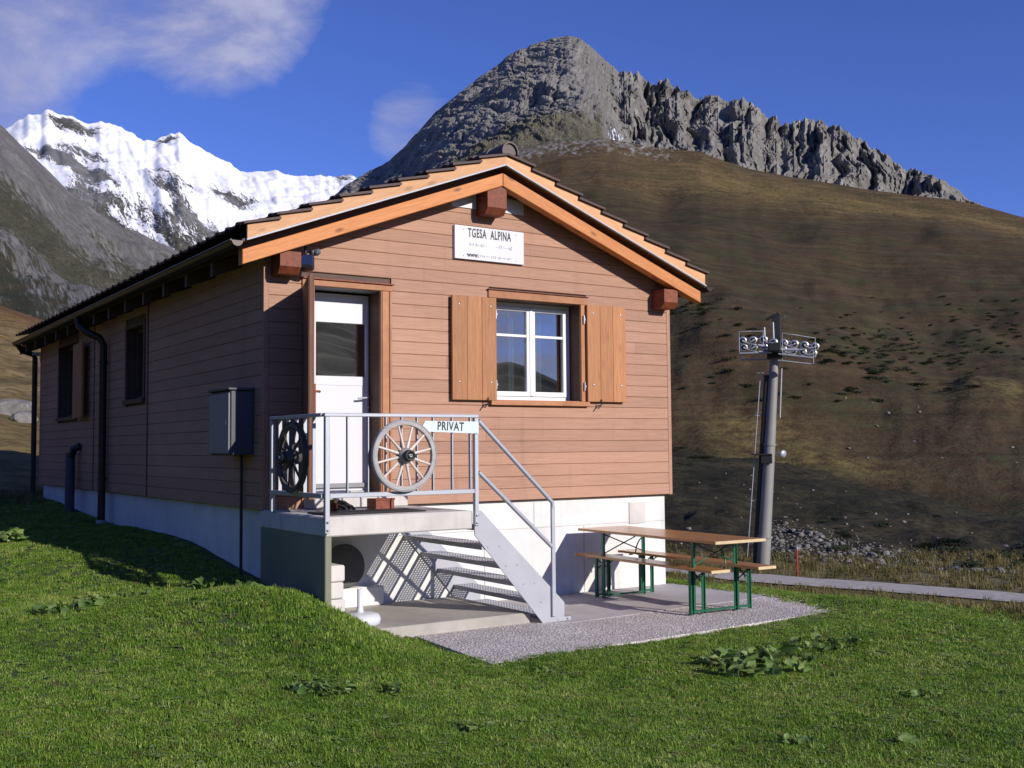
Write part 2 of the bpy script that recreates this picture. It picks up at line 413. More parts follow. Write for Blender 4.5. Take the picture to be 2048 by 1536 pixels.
def lawn_z(x, y, raw=False):
    x = np.asarray(x, float); y = np.asarray(y, float)
    xf, yf = np.clip(x, -40, 45).ravel(), np.clip(y, -45, 45).ravel()
    z = np.full(xf.shape, _w[_n])
    for i in range(_n): z += _w[i] * _phi((xf - _P[i, 0]) ** 2 + (yf - _P[i, 1]) ** 2)
    z = z.reshape(x.shape)
    R = np.hypot(x - CAM[0], y - CAM[1])
    z = z * (1 - ss(48, 95, R)) + (-6.0 - 0.004 * R) * ss(48, 95, R)
    z = z + 0.018 * fbm(x * 1.3, y * 1.3, 4, 3) + 0.03 * fbm(x * .35, y * .35, 2, 9)
    if raw: return z
    hole = inpoly(x, y, [(0.87, -2.86), (5.13, -2.61), (5.45, -1.6), (5.38, 0.2), (.12, 0.2), (.12, -1.40), (.98, -1.40)])
    return np.where(hole, np.minimum(z, -0.06) - 0.03, z)
def grid_mesh(name, X, Y, Z, attrs=None, smooth=True, wrap=False):
    m, n = X.shape
    me = bpy.data.meshes.new(name)
    v = np.stack([X, Y, Z], -1).reshape(-1, 3)
    i = np.arange(m * n).reshape(m, n)
    if wrap: i = np.concatenate([i, i[:, :1]], 1)
    q = np.stack([i[:-1, :-1], i[:-1, 1:], i[1:, 1:], i[1:, :-1]], -1).reshape(-1, 4)
    me.vertices.add(len(v)); me.vertices.foreach_set('co', v.ravel())
    me.loops.add(q.size); me.loops.foreach_set('vertex_index', q.ravel().astype(np.int32))
    me.polygons.add(len(q)); me.polygons.foreach_set('loop_start', np.arange(0, q.size, 4, dtype=np.int32))
    me.polygons.foreach_set('use_smooth', np.full(len(q), smooth))
    me.update(calc_edges=True)
    for k, a in (attrs or {}).items():
        at = me.attributes.new(k, 'FLOAT', 'POINT'); at.data.foreach_set('value', np.asarray(a, np.float32).ravel())
    return me
def polar_xy(AZ, R): return CAM[0] + R * np.sin(np.radians(AZ)), CAM[1] + R * np.cos(np.radians(AZ))

def attr(t, n): return nd(t, 'ShaderNodeAttribute', attribute_name=n).outputs['Fac']
def fcoords(t, su, sv):
    return nd(t, 'ShaderNodeCombineXYZ', {0: ma(t, 'MULTIPLY', attr(t, 'fu'), su), 1: ma(t, 'MULTIPLY', attr(t, 'fv'), sv), 2: 0.0}).outputs[0]

# ground sheet: lawn near the hut, falling to the valley floor and on to the horizon
azs = np.concatenate([np.linspace(-6, 76, 330, endpoint=False), np.linspace(76, 354, 90, endpoint=False)])
rs = np.concatenate([[0.02], np.geomspace(1.0, 46, 190), np.geomspace(50, 9000, 26)])
AZ, RR = np.meshgrid(azs, rs)
gx, gy = polar_xy(AZ, RR); gz = lawn_z(gx, gy)
m, t, b = new_mat('lawn soil and turf')
p = nd(t, 'ShaderNodeNewGeometry').outputs['Position']
dry = attr(t, 'dry')
n1_, n2_, n3_ = noise(t, p, 0.7, 5, 0.6), noise(t, p, 9, 4, 0.65), noise(t, p, 45, 3, 0.7)
c = ramp(t, n2_, ((0.3, (0.034, 0.060, 0.010)), (0.7, (0.070, 0.105, 0.018))))
c = mix(t, ramp(t, n1_, ((0.42, 0.0), (0.68, 0.6))), c, (0.085, 0.110, 0.022))
d_ = ramp(t, n2_, ((0.3, (0.10, 0.085, 0.030)), (0.7, (0.22, 0.175, 0.075))))
c = mix(t, ma(t, 'MULTIPLY', dry, ma(t, 'ADD', 0.55, ma(t, 'MULTIPLY', n1_, 0.8)), clamp=True), c, d_)
setc(t, b, c, 0.95, ma(t, 'ADD', ma(t, 'MULTIPLY', n2_, 0.6), n3_), 0.8, 0.05)
M['lawn'] = m
dz = ss(9.0, 16, (gx - 0.55 * gy) ) * (1 - ss(-30, -60, gy))
dz = np.maximum(dz, ss(20, 27, RR) * ss(-6, -2, 25 - AZ + 0 * RR))
dz = np.maximum(dz, ss(30, 40, RR))
def dry_at(x, y):
    s = x * 0.86 - 0.14 * y + 0.9 * fbm(x * .5, y * .5, 3, 21)
    return np.maximum(ss(5.7, 8.6, s), ss(19, 27, np.hypot(x - CAM[0], y - CAM[1])))
ground = structure('lawn', grid_mesh('lawn', gx, gy, gz, {'dry': dry_at(gx, gy)}, wrap=True), 'lawn')

# gravel road beyond the drop, crossing from the left to the right
road_l = [(17.5, 34), (21.0, 27), (25.2, 21.6), (26.675, 19.0), (28.2, 14.6), (29.3, 10.2), (29.9, 5.5), (30.0, -2), (29, -10)]
road_r = [(14.5, 32.5), (18.4, 25.6), (22.9, 19.6), (24.3, 17.1), (26.1, 13.3), (27.2, 9.2), (27.7, 5.0), (27.6, -2), (26.6, -10)]
def dens(L, k=10):
    o = []
    for a, b_ in zip(L[:-1], L[1:]):
        for i in range(k): o.append((a[0] + (b_[0] - a[0]) * i / k, a[1] + (b_[1] - a[1]) * i / k))
    return np.array(o + [L[-1]])
ra, rb = dens(road_l), dens(road_r)
tt = np.linspace(0, 1, 9)[None]
rx = ra[:, :1] * (1 - tt) + rb[:, :1] * tt; ry = ra[:, 1:] * (1 - tt) + rb[:, 1:] * tt
rz = lawn_z(rx, ry, True) + 0.05 + 0.03 * np.sin(tt * np.pi)
m, t, b = new_mat('road gravel')
p = nd(t, 'ShaderNodeNewGeometry').outputs['Position']
n = noise(t, p, 3, 6, 0.7)
setc(t, b, ramp(t, n, ((0.3, (0.30, 0.27, 0.245)), (0.7, (0.46, 0.425, 0.39)))), 0.95, n, 0.5, 0.03)
M['road'] = m
structure('road', grid_mesh('road', rx, ry, rz), 'road')

# --- materials of the slopes
def slope_mat(name, cols, rockcol, dark=None, rough=0.95, su=1.0, bump=0.6, bd=2.0, soft=False, gold=(0.23, 0.17, 0.055)):
    """grass and heath colours mixed by noise; 'ma' = bare rock, 'mb' = second colour zone, 'ms' = snow"""
    m, t, b = new_mat(name)
    v = fcoords(t, su, su)
    pw = vm(t, 'MULTIPLY', nd(t, 'ShaderNodeNewGeometry').outputs['Position'], (su, su, su * 1.6))
    big = noise(t, pw, 0.011, 6, 0.62, 0.8)
    mid = noise(t, pw, 0.055, 6, 0.65, 0.3)
    fin = noise(t, pw, 0.5, 5, 0.7)
    c = mix(t, ramp(t, big, ((0.40, 0.0), (0.60, 1.0))), cols[0], cols[1])
    c = mix(t, ramp(t, mid, ((0.44, 0.0), (0.66, 0.85))), c, cols[2])
    c = mix(t, attr(t, 'mb'), c, mix(t, ramp(t, mid, ((0.42, 0.0), (0.6, 1.0))), cols[3], cols[4]))
    c = mix(t, ma(t, 'MULTIPLY', attr(t, 'mg'), ramp(t, mid, ((0.3, 0.55), (0.6, 1.0)))), c, gold)
    c = mix(t, ramp(t, fin, ((0.42, 0.80), (0.56, 0.0))), c, tuple(x * 0.45 for x in cols[0]))
    cont = noise(t, vm(t, 'MULTIPLY', pw, (0.035, 0.035, 0.42)), 1.0, 5, 0.65, 0.4)
    if soft: c = mix(t, 1.0, c, ramp(t, cont, ((0.32, 0.74), (0.5, 1.06), (0.68, 1.42))), 'MULTIPLY')
    # rock: streaks down the fall line
    st = noise(t, vm(t, 'MULTIPLY', v, (0.06, 0.012, 1)), 1.0, 7, 0.68, 0.6)
    st2 = noise(t, vm(t, 'MULTIPLY', v, (0.25, 0.09, 1)), 1.0, 6, 0.7, 0.3)
    sq = ma(t, 'ADD', ma(t, 'MULTIPLY', st, 0.5), ma(t, 'MULTIPLY', st2, 0.5))
    rc = ramp(t, sq, ((0.30, rockcol[0]), (0.5, rockcol[1]), (0.70, rockcol[2])))
    spots = ramp(t, ma(t, 'ADD', attr(t, 'ma'), ma(t, 'MULTIPLY', ma(t, 'SUBTRACT', st2, 0.5), 1.3)), ((0.40, 0.0), (0.58, 1.0)))
    c = mix(t, spots, c, rc)
    sn = ramp(t, ma(t, 'ADD', attr(t, 'ms'), ma(t, 'MULTIPLY', ma(t, 'SUBTRACT', sq, 0.5), 2.1)), ((0.45, 0.0), (0.53, 1.0)))
    c = mix(t, sn, c, (0.86, 0.87, 0.90))
    h = ma(t, 'ADD', ma(t, 'MULTIPLY', mid if soft else sq, 0.7), ma(t, 'MULTIPLY', fin, 0.4))
    h = ma(t, 'MULTIPLY', h, ma(t, 'SUBTRACT', 1.0, ma(t, 'MULTIPLY', sn, 0.6)))
    setc(t, b, c, rough, h, bump, bd)
    b.inputs['Specular IOR Level'].default_value = 0.15
    return m
ROCK = ((0.075, 0.070, 0.065), (0.205, 0.195, 0.178), (0.40, 0.38, 0.34))
M['hillside'] = slope_mat('autumn hillside', ((0.105, 0.066, 0.030), (0.062, 0.054, 0.022), (0.145, 0.100, 0.048), (0.056, 0.039, 0.021), (0.036, 0.040, 0.017)), ROCK, bd=2.5, soft=True)
M['heath'] = slope_mat('dark heath slope', ((0.032, 0.027, 0.014), (0.022, 0.023, 0.011), (0.056, 0.046, 0.025), (0.17, 0.125, 0.03), (0.11, 0.09, 0.026)), ((0.1, 0.1, 0.1), (0.22, 0.21, 0.20), (0.36, 0.34, 0.32)), su=3.0, bd=0.8, soft=True)  # heath tones, darkened to stand in for a slope turned from the sun
M['peakrock'] = slope_mat('rocky peak', ((0.165, 0.150, 0.100), (0.14, 0.135, 0.088), (0.24, 0.22, 0.17), (0.16, 0.15, 0.09), (0.14, 0.135, 0.08)), ROCK, su=0.9, bump=0.9, bd=5.0)
M['snowmount'] = slope_mat('snowy mountain', ((0.085, 0.082, 0.062), (0.075, 0.076, 0.056), (0.13, 0.12, 0.10), (0.09, 0.09, 0.065), (0.07, 0.07, 0.05)), ((0.08, 0.08, 0.085), (0.17, 0.17, 0.17), (0.28, 0.27, 0.27)), su=0.8, bump=0.6, bd=9.0)
M['leftslope'] = slope_mat('scree slope', ((0.075, 0.072, 0.045), (0.060, 0.062, 0.040), (0.105, 0.098, 0.070), (0.032, 0.040, 0.022), (0.06, 0.045, 0.025)), ((0.06, 0.058, 0.056), (0.14, 0.135, 0.13), (0.26, 0.25, 0.24)), su=1.1, bd=3.0)
M['meadow'] = slope_mat('autumn meadow', ((0.20, 0.135, 0.050), (0.13, 0.105, 0.040), (0.27, 0.195, 0.095), (0.15, 0.070, 0.035), (0.10, 0.055, 0.028)), ((0.2, 0.2, 0.2), (0.3, 0.3, 0.3), (0.42, 0.4, 0.4)), su=2.5, bd=0.8, soft=True)
M['shade'] = slope_mat('wooded valley slope', ((0.030, 0.035, 0.020), (0.025, 0.030, 0.018), (0.040, 0.042, 0.026), (0.03, 0.03, 0.02), (0.02, 0.03, 0.02)), ROCK, su=0.6, bd=3.0)

SIL_SNOW = [(-30, 12.5), (5.27, 13.71), (7.14, 14.26), (8.73, 15.11), (9.71, 15.82), (10.2, 15.9), (10.49, 16.1), (10.9, 15.95), (11.73, 15.87), (12.4, 15.75), (12.88, 15.94), (13.81, 15.6), (15.0, 15.15), (15.5, 15.1), (15.95, 15.41), (16.62, 15.62), (17.1, 15.2), (17.64, 15.0), (18.63, 14.43), (19.62, 13.95), (20.4, 13.9), (21.37, 13.98), (22.63, 13.84), (23.91, 13.83), (24.93, 13.91), (25.71, 13.78), (30.39, 13.25), (38.26, 12.15), (60, 11)]
SIL_PEAK = [(18, 7.5), (21.63, 10.57), (23.65, 12.13), (24.93, 13.36), (26.22, 14.14), (27.26, 14.76), (28.05, 15.34), (29.63, 17.09), (31.74, 18.68), (33.07, 19.55), (34.14, 20.16), (35.2, 20.53), (36.0, 20.65), (36.6, 20.78), (37.06, 20.72), (37.84, 20.22), (38.88, 19.24), (39.4, 18.78), (40.18, 18.75), (40.96, 18.43), (41.74, 18.44), (42.76, 17.79), (43.14, 17.57), (44.04, 17.59), (44.8, 17.3), (45.56, 17.13), (46.8, 16.45), (47.54, 15.96), (48.28, 15.95), (49.27, 16.02), (50.47, 15.53), (51.42, 14.88), (53.28, 13.53), (54.42, 12.9), (55.99, 11.98), (56.86, 11.36), (58.74, 9.74), (61.84, 7.41)]
SIL_HILL = [(15, 6), (21.64, 8.56), (25.19, 10.66), (27.78, 12.72), (30.4, 14.3), (33.04, 15.15), (34.62, 15.48), (36.47, 15.7), (38.31, 15.85), (39.87, 15.55), (41.68, 15.16), (43.48, 14.95), (44.74, 14.44), (45.99, 13.95), (48.47, 13.38), (50.88, 12.77), (53.24, 12.22), (55.53, 11.76), (56.86, 11.36), (57.73, 11.04), (58.77, 10.64), (61.9, 9.4), (67.58, 7.5), (80, 5), (95, 3)]
SIL_NEAR = [(27, 1.9), (30.33, 1.67), (35.52, 1.11), (41.82, 0.28), (44.46, -0.18), (46.93, -0.65), (49.35, -1.09), (51.7, -1.54), (54.0, -2.14), (56.21, -2.96), (58.31, -3.3), (61.43, -3.7), (67.12, -3.9), (90, -3.9)]
SIL_LEFT = [(-70, 12), (-30, 15), (-10, 17.5), (0.29, 17.68), (4.19, 16.85), (7.11, 15.82), (8.41, 15.23), (9.52, 14.16), (10.64, 13.2), (11.42, 12.44), (12.94, 11.39), (14.34, 10.51), (16.0, 9.87), (17.69, 8.95), (19.66, 7.76), (22.65, 6.55), (30, 4.5)]
SIL_MEAD = [(-70, 6), (0.55, 7.53), (5.4, 7.18), (8.55, 6.92), (9.42, 6.63), (10.3, 6.33), (11.42, 6.04), (14.16, 5.39), (17.73, 4.46), (26, 2.5)]
LAYER = {}
def layer(name, mt, sil, a0, a1, na, r0, r1, z0, nt_, p=1.1, amps=(), tmax=1.2, masks=None, rib=None, dens_top=1.0, seed=0, jag=None, shear=0.0, smooth=True):
    az = np.linspace(a0, a1, na); t_ = np.linspace(0, 1, nt_) ** dens_top
    t_ = np.concatenate([t_, np.linspace(1, tmax, max(6, nt_ // 12))[1:]])
    AZ, T = np.meshgrid(az, t_)
    R0 = r0(AZ) if callable(r0) else r0 + 0 * AZ; R1 = r1(AZ) if callable(r1) else r1 + 0 * AZ
    R = R0 + (R1 - R0) * T
    el = tab(sil, AZ)
    if jag is not None: el = el + jag(AZ)
    Z0 = z0(AZ) if callable(z0) else z0 + 0 * AZ
    Z1 = CAM[2] + R1 * np.tan(np.radians(el))
    PP = p(AZ) if callable(p) else p
    Z = Z0 + (Z1 - Z0) * np.minimum(T, 1) ** PP - np.maximum(T - 1, 0) * R1 * 0.45
    FU = np.radians(AZ) * R1; FV = Z * 1.0 + R * 0.35
    env = np.clip(T * 6, 0, 1) * (1 - 0.85 * ss(0.86, 1.0, T))
    for sc, A in amps: Z = Z + A * env * fbm(FU / sc, R / sc, 4, seed + 31)
    if rib is not None: R = R + rib(AZ, T, FU, Z)
    FU = FU + (shear(AZ) if callable(shear) else shear) * FV
    x, y = polar_xy(AZ, R)
    mk = masks(AZ, T, FU, FV, Z) if masks else {}
    at = {'fu': FU, 'fv': FV, 'ma': mk.get('ma', 0 * AZ), 'mb': mk.get('mb', 0 * AZ), 'ms': mk.get('ms', 0 * AZ), 'mg': mk.get('mg', 0 * AZ)}
    o = structure(name, grid_mesh(name, x, y, Z, at, smooth), mt)
    EL = np.degrees(np.arctan2(Z - CAM[2], np.hypot(x - CAM[0], y - CAM[1])))
    LAYER[name] = (az, EL, np.stack([x, y, Z], -1))
    return o
def spot(name, a, e):
    """point of a slope seen at azimuth a, elevation e from the camera station (used to survey in shrubs and boulders)"""
    az, EL, P = LAYER[name]; i = int(np.clip(np.searchsorted(az, a), 1, len(az) - 1)); f = (a - az[i - 1]) / (az[i] - az[i - 1]); o = []
    for c in (i - 1, i):
        k = int(np.argmax(EL[:, c] > e)); k = max(k, 1) if EL[:, c].max() > e else int(np.argmax(EL[:, c]))
        g = np.clip((e - EL[k - 1, c]) / (EL[k, c] - EL[k - 1, c] + 1e-9), 0, 1); o.append(P[k - 1, c] * (1 - g) + P[k, c] * g)
    return o[0] * (1 - f) + o[1] * f

# far snowy range
def mk_snow(AZ, T, FU, FV, Z):
    n = fbm(FU / 420, Z / 260, 5, 41); n2 = ridged(FU / 120, Z / 900, 4, 45)
    line = 0.36 + 0.05 * np.sin(AZ * .9) - 0.10 * ss(12, 17, AZ)
    snow = 0.62 + (T - line) * 1.5
    n3 = fbm(FU / 110, Z / 160, 5, 47)
    snow = np.minimum(snow, 0.88) - 0.42 * np.maximum(n + .9 * n3 + .02, 0) * 1.7 * ss(1.10, .8, T) - 0.30 * ss(.55, .8, n2) * (1 - ss(line + .05, line + .35, T))
    snow = snow - 0.75 * np.exp(-((AZ - 11.6) / 1.3) ** 2 - ((T - .93) / .055) ** 2) * (n2 > .45) - 0.55 * np.exp(-((AZ - 16.1) / .9) ** 2 - ((T - .95) / .05) ** 2)
    snow = snow - 0.75 * (.4 + 1.2 * n2) * np.exp(-((AZ - 19.3) / 1.3) ** 2 - ((T - .66) / .07) ** 2) - 0.7 * np.exp(-((AZ - 10.6) / 1.6) ** 2 - ((T - .70 + .05 * (AZ - 10.6)) / .05) ** 2)
    snow = snow - 0.35 * ss(22.5, 25, AZ) * ss(.86, .95, T)
    return {'ms': snow, 'ma': np.clip(0.35 + n * .6 + .25 * T, 0, 1)}
layer('snowy_range', 'snowmount', SIL_SNOW, -12, 40, 640, 1250, 3600, lambda A: 150 - 1.5 * (A - 5), 250, 1.12, ((700, 45), (220, 26), (70, 9)), 1.1, mk_snow,
      rib=lambda A, T, U, Z: (ridged(U / 130 + .002 * Z, Z / 700, 5, 51) - .5) * 110 * ss(.1, .5, T) * (1 - .6 * ss(.97, 1, T)), dens_top=.85, seed=3, shear=.35,
      jag=lambda A: 0.17 * fbm(A * 1.9, 0 * A, 5, 5, .6))
# left scree slope
def mk_left(AZ, T, FU, FV, Z):
    n = fbm((FU + .8 * Z) / 90, (Z) / 240, 5, 61)
    n = n + .5 * fbm((FU) / 26, Z / 120, 4, 63)
    return {'ma': np.clip(.50 + n * .55 + .22 * ss(.3, .9, T), 0, 1), 'mb': np.clip(ss(.28, .10, T) + .3 * n, 0, 1), 'ms': np.zeros_like(T)}
layer('scree_slope', 'leftslope', SIL_LEFT, -70, 30, 300, 228, 1150, 22.0, 200, 1.05, ((300, 22), (80, 9), (25, 3.2)), 1.15, mk_left,
      rib=lambda A, T, U, Z: (ridged((U + .8 * Z) / 70, Z / 420, 4, 71) - .5) * 46 * ss(.05, .3, T) * (1 - ss(.93, 1, T)), seed=8, shear=.42, jag=lambda A: .05 * fbm(A * 1.5, 0 * A, 3, 6))
# rocky peak
def mk_peak(AZ, T, FU, FV, Z):
    n = fbm(FU / 120, Z / 90, 5, 81)
    right = ss(38.5, 41, AZ)
    rock = ss(.18, .55, T) * .75 + right * ss(.10, .3, T) * .5 + n * .5 + .12
    grass_band = np.exp(-((T - (.30 + .10 * ss(34, 26, AZ))) / .13) ** 2) * (1 - right)
    ms = np.full_like(T, .10) + .42 * np.exp(-((AZ - 39.2) / .8) ** 2 - ((T - .36) / .14) ** 2) + .30 * ss(.82, .95, T) * np.exp(-((AZ - 33.2) / 2.4) ** 2) * ss(.5, .62, vn(FU / 26, Z / 60, 88)) + .34 * np.exp(-((AZ - 42.4) / 1.3) ** 2 - ((T - .26 + .02 * (AZ - 42.4)) / .045) ** 2)
    return {'ma': np.clip(rock + .12 * grass_band, 0, 1), 'mb': np.clip(.3 + n, 0, 1), 'ms': ms}
def rib_peak(A, T, U, Z):
    right = ss(38.3, 40.5, A)
    a = (ridged(U / 44 + .7 * fbm(U / 70, Z / 90, 4, 90), Z / 210, 6, 91, .62) ** 1.6 - .4) * (24 + 84 * right)
    c = (ridged((U + 1.2 * Z) / 60, (Z - .7 * U) / 260, 6, 95, .66) - .5) * 40 * (1 - right) * (1 - .6 * np.exp(-((A - 37.6) / 1.2) ** 2))
    return (a + c) * ss(.10, .32, T) * (1 - .55 * ss(.96, 1, T))
layer('rocky_peak', 'peakrock', SIL_PEAK, 18, 62, 760, lambda A: 690 + 0 * A, lambda A: 1350 - 4 * (A - 37), lambda A: CAM[2] + 690 * np.tan(np.radians(np.minimum(tab(SIL_HILL, A) - 2.0, 13.6))), 250,
      lambda A: 1.05 + .35 * ss(38, 41, A), ((200, 12), (60, 8), (18, 3)), 1.1, mk_peak, rib=rib_peak, seed=12, smooth=False, shear=lambda A: -.55 * (1 - ss(37.2, 39.5, A)),
      jag=lambda A: (.05 + .26 * ss(38.8, 39.6, A) * (1 - ss(52, 57, A))) * (fbm(A * 2.6, 0 * A, 6, 7, .65) * 1.3 + .1) + .02)
# broad autumn hillside in front of the peak
def mk_hill(AZ, T, FU, FV, Z):
    n = fbm(FU / 130, Z / 60, 5, 101)
    EL = np.degrees(np.arctan2(Z - CAM[2], 86 + 674 * T))
    rock = -.25 + .30 * ss(.3, .7, T) + .42 * ss(.80, .97, T) * (1 - ss(40, 46, AZ)) + .25 * np.maximum(n, 0) * ss(.5, .9, T) + .4 * ss(36, 27, AZ) * ss(.4, .8, T)
    mg = .75 * ss(.60, .76, T + .08 * n) * (1 - ss(.86, .97, T)) * ss(38, 46, AZ) + .95 * np.exp(-((AZ - 50.3) / 2.6) ** 2 - ((EL - tab(SIL_NEAR, AZ) - .5 - .5 * n) / .45) ** 2) + .5 * np.exp(-((AZ - 46.5) / 3) ** 2 - ((EL - .9 - n) / .8) ** 2) + .45 * np.exp(-((AZ - 57) / 3.0) ** 2 - ((T - .14 - .03 * n) / .035) ** 2) + .5 * np.exp(-((AZ - 46.0) / 2.5) ** 2 - ((T - .04) / .03) ** 2)
    return {'ma': rock, 'mb': np.clip((1 - ss(.50, .74, T + .10 * n)) * .95, 0, 1), 'mg': np.clip(mg * (.8 + .8 * n), 0, 1)}
layer('hillside', 'hillside', SIL_HILL, 15, 95, 420, 86, 760, -9.0, 240, lambda A: 1.10, ((260, 14), (90, 3.5), (30, 1.1), (9, .35)), 1.2, mk_hill, seed=20, rib=lambda A, T, U, Z: (ridged(U / 85 + .3 * fbm(U / 60, Z / 60, 3, 23), Z / 260, 5, 24) - .5) * 11 * ss(.05, .25, T) * (1 - ss(.85, 1, T)), jag=lambda A: .04 * fbm(A * 1.1, 0 * A, 4, 8))
# nearer dark heath spur
def mk_near(AZ, T, FU, FV, Z):
    n = fbm(FU / 30, Z / 12, 4, 111)
    return {'ma': np.clip(.10 + .28 * ss(.16, .03, T) + .12 * n, 0, 1), 'mb': np.clip(ss(.90, .99, T + .03 * n) * ss(44, 49, AZ) + ss(.05, .0, T), 0, 1)}
layer('heath_spur', 'heath', SIL_NEAR, 18, 90, 320, 46.5, 132, lambda A: -3.25 - .0 * A, 110, 1.02, ((40, 1.2), (12, .8), (4, .4), (1.6, .16)), 1.12, mk_near, seed=26)
# meadow rising at the left
def mk_mead(AZ, T, FU, FV, Z):
    n = fbm(FU / 40, Z / 9, 4, 121)
    return {'ma': np.clip(.06 + .10 * n, 0, 1), 'mb': np.clip(ss(.62, .80, T + .12 * n), 0, 1)}
layer('meadow', 'meadow', SIL_MEAD, -70, 36, 280, 22.5, 245, .62, 130, 1.12, ((90, 3.2), (30, 1.3), (9, .4), (3, .10)), 1.15, mk_mead, seed=30)
# valley side behind the camera (seen in the window panes)
SIL_BACK = [(60, 4), (95, 5), (120, 4.2), (135, 4.8), (139, 4.0), (143, 3.0), (146, 4.4), (149, 4.2), (152, 5.8), (157, 7.2), (165, 8), (200, 9), (240, 9), (280, 12), (300, 13)]
layer('valley_side', 'shade', SIL_BACK, 70, 300, 300, 200, 1900, -4.0, 60, 1.1, ((500, 40), (120, 14)), 1.1, None, seed=40)
# ------------------------------------------------------------------ the hut
WX, DY = 5.37, 11.34           # front width, depth
ZC = 1.126                     # underside of the cladding
RX, MM = 2.69, 0.379           # ridge position, roof slope
def gab(x, z0): return z0 - MM * abs(x - RX)
hut = thing('mountain_hut', 'brown timber clad mountain hut on a pale concrete base with open shutters', 'hut')
XYZ = ((1, 0, 0), (0, 1, 0), (0, 0, 1))
def bx(name, mt, parent, *b, ch=0.0, label=None):
    q = MB()
    if hasattr(b[0], '__len__'):
        for e in b: q.box(*e, ch=ch)
    else: q.box(*b, ch=ch)
    return part(name, q, mt, parent, label)
fnd = bx('foundation', 'concrete', hut, 0.07, WX - .07, 0.07, DY - .07, -0.5, ZC + .02)
for xx in (0.95, 2.1, 3.25, 4.4):      # shuttering joints and the pour line stand a few millimetres proud
    pass
jq = MB(); jq.box(1.55, WX - .075, .064, .0705, .795, .803); jq.box(2.62, 2.628, .0645, .0705, 0, .79); jq.box(4.02, 4.028, .0645, .0705, 0, .79); jq.box(3.3, 3.308, .0645, .0705, .805, 1.12)
part('shuttering_joint', jq, 'concrete_porch', fnd)
bx('foundation_panel', 'concrete_porch', fnd, 4.72, 4.98, .058, .0705, .78, 1.04)
bx('floor', 'interior', hut, 0.06, WX - .06, .3, DY - .06, ZC + .03, ZC + .1)
# inner walls with real openings
DO = (0.535, 1.29, 1.13, 3.40); WO = (2.75, 3.95, 2.27, 3.42)
q = MB(); ya, yb = .024, .30
q.box(.03, DO[0], ya, yb, ZC + .01, 3.62); q.box(DO[0], DO[1], ya, yb, DO[3], 3.62); q.box(DO[1], WO[0], ya, yb, ZC + .01, 3.62)
q.box(WO[0], WO[1], ya, yb, ZC + .01, WO[2]); q.box(WO[0], WO[1], ya, yb, WO[3], 3.62); q.box(WO[1], WX - .03, ya, yb, ZC + .01, 3.62)
q.prism([(.03, 3.62), (WX - .03, 3.62), (WX - .03, gab(WX, 4.70)), (RX, 4.70), (.03, gab(0, 4.70))], lambda u, v, w: (u, w, v), ya, yb)
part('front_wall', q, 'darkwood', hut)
LW = [(4.35, 5.20, 2.42, 3.40), (8.32, 9.66, 2.29, 3.50)]
q = MB(); ys = [.30, 4.35, 5.20, 8.32, 9.66, DY - .03]
for a, c in ((ys[0], ys[1]), (ys[2], ys[3]), (ys[4], ys[5])): q.box(.024, .24, a, c, ZC + .01, 3.66)
for (a, c, z0, z1) in LW: q.box(.024, .24, a, c, ZC + .01, z0); q.box(.024, .24, a, c, z1, 3.66)
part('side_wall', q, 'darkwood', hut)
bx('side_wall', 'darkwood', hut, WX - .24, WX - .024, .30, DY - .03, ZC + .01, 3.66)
q = MB(); q.prism([(.24, ZC + .01), (WX - .24, ZC + .01), (WX - .24, gab(WX, 4.70)), (RX, 4.70), (.24, gab(.24, 4.70))], lambda u, v, w: (u, w, v), DY - .24, DY - .024)
part('back_wall', q, 'darkwood', hut)
bx('partition_wall', 'interior', hut, 0.24, WX - .24, 4.2, 4.3, ZC + .1, 3.5)
# cladding boards: bevelled edges, a dark groove between courses
P_ = 0.1345
def board(fn, lo, hi, z0, z1, xlim=None):
    """fn(u, d, z): u along, d out of the wall; lo/hi ends; gable limits through xlim(z)"""
    prof = [(0.0, z0), (.016, z0), (.0225, z0 + .006), (.0225, z1 - .007), (.017, z1 - .0018), (.0, z1 - .0018)]
    A, B_ = [], []
    for d, z in prof:
        a, b_ = lo, hi
        if xlim: l, r = xlim(z); a, b_ = max(a, l), min(b_, r)
        if b_ - a < .01: mpt = (a + b_) / 2; a = mpt - .005; b_ = mpt + .005
        A.append(fn(a, d, z)); B_.append(fn(b_, d, z))
    q = MB(); n = len(prof)
    q.add(A + B_, [tuple(range(n)), tuple(range(2 * n - 1, n - 1, -1))] + [(i, (i + 1) % n, n + (i + 1) % n, n + i) for i in range(n)])
    return part('cladding_board', q, 'cladding', hut)
rb_ = random.Random(3)
def cut(segs, a, b_):
    o = []
    for s, e in segs:
        if b_ <= s or a >= e: o.append((s, e)); continue
        if a > s: o.append((s, a))
        if b_ < e: o.append((b_, e))
    return o
GZ = 4.735
lim = lambda z: (RX - max(0, (GZ - z)) / MM, RX + max(0, (GZ - z)) / MM)
for i in range(27):
    z0, z1 = ZC + i * P_, ZC + (i + 1) * P_
    if z0 > GZ - .05: break
    segs = [(.052, WX - .052)]
    if z1 > 3.40: segs = [(.0, WX)] if z1 > 3.75 else [(.052, WX - .052)]
    if z0 < 3.455: segs = cut(segs, .402, 1.424)
    if z1 > 2.215 and z0 < 3.50: segs = cut(segs, 2.66, 4.045)
    if z1 > 4.36: segs = cut(segs, 2.50, 2.755)
    o2 = []
    for s, e in segs:
        if e - s > 1.2 and rb_.random() < .22:
            c_ = 1.441 if (s < 1.44 < e - .3 and z0 > 3.45 and rb_.random() < .7) else s + (e - s) * rb_.uniform(.3, .7)
            o2 += [(s, c_ - .0015), (c_ + .0015, e)]
        else: o2.append((s, e))
    for s, e in o2:
        if e - s > .02: board(lambda u, d, z: (u, .0225 - d, z), s, e, z0, z1, lim)
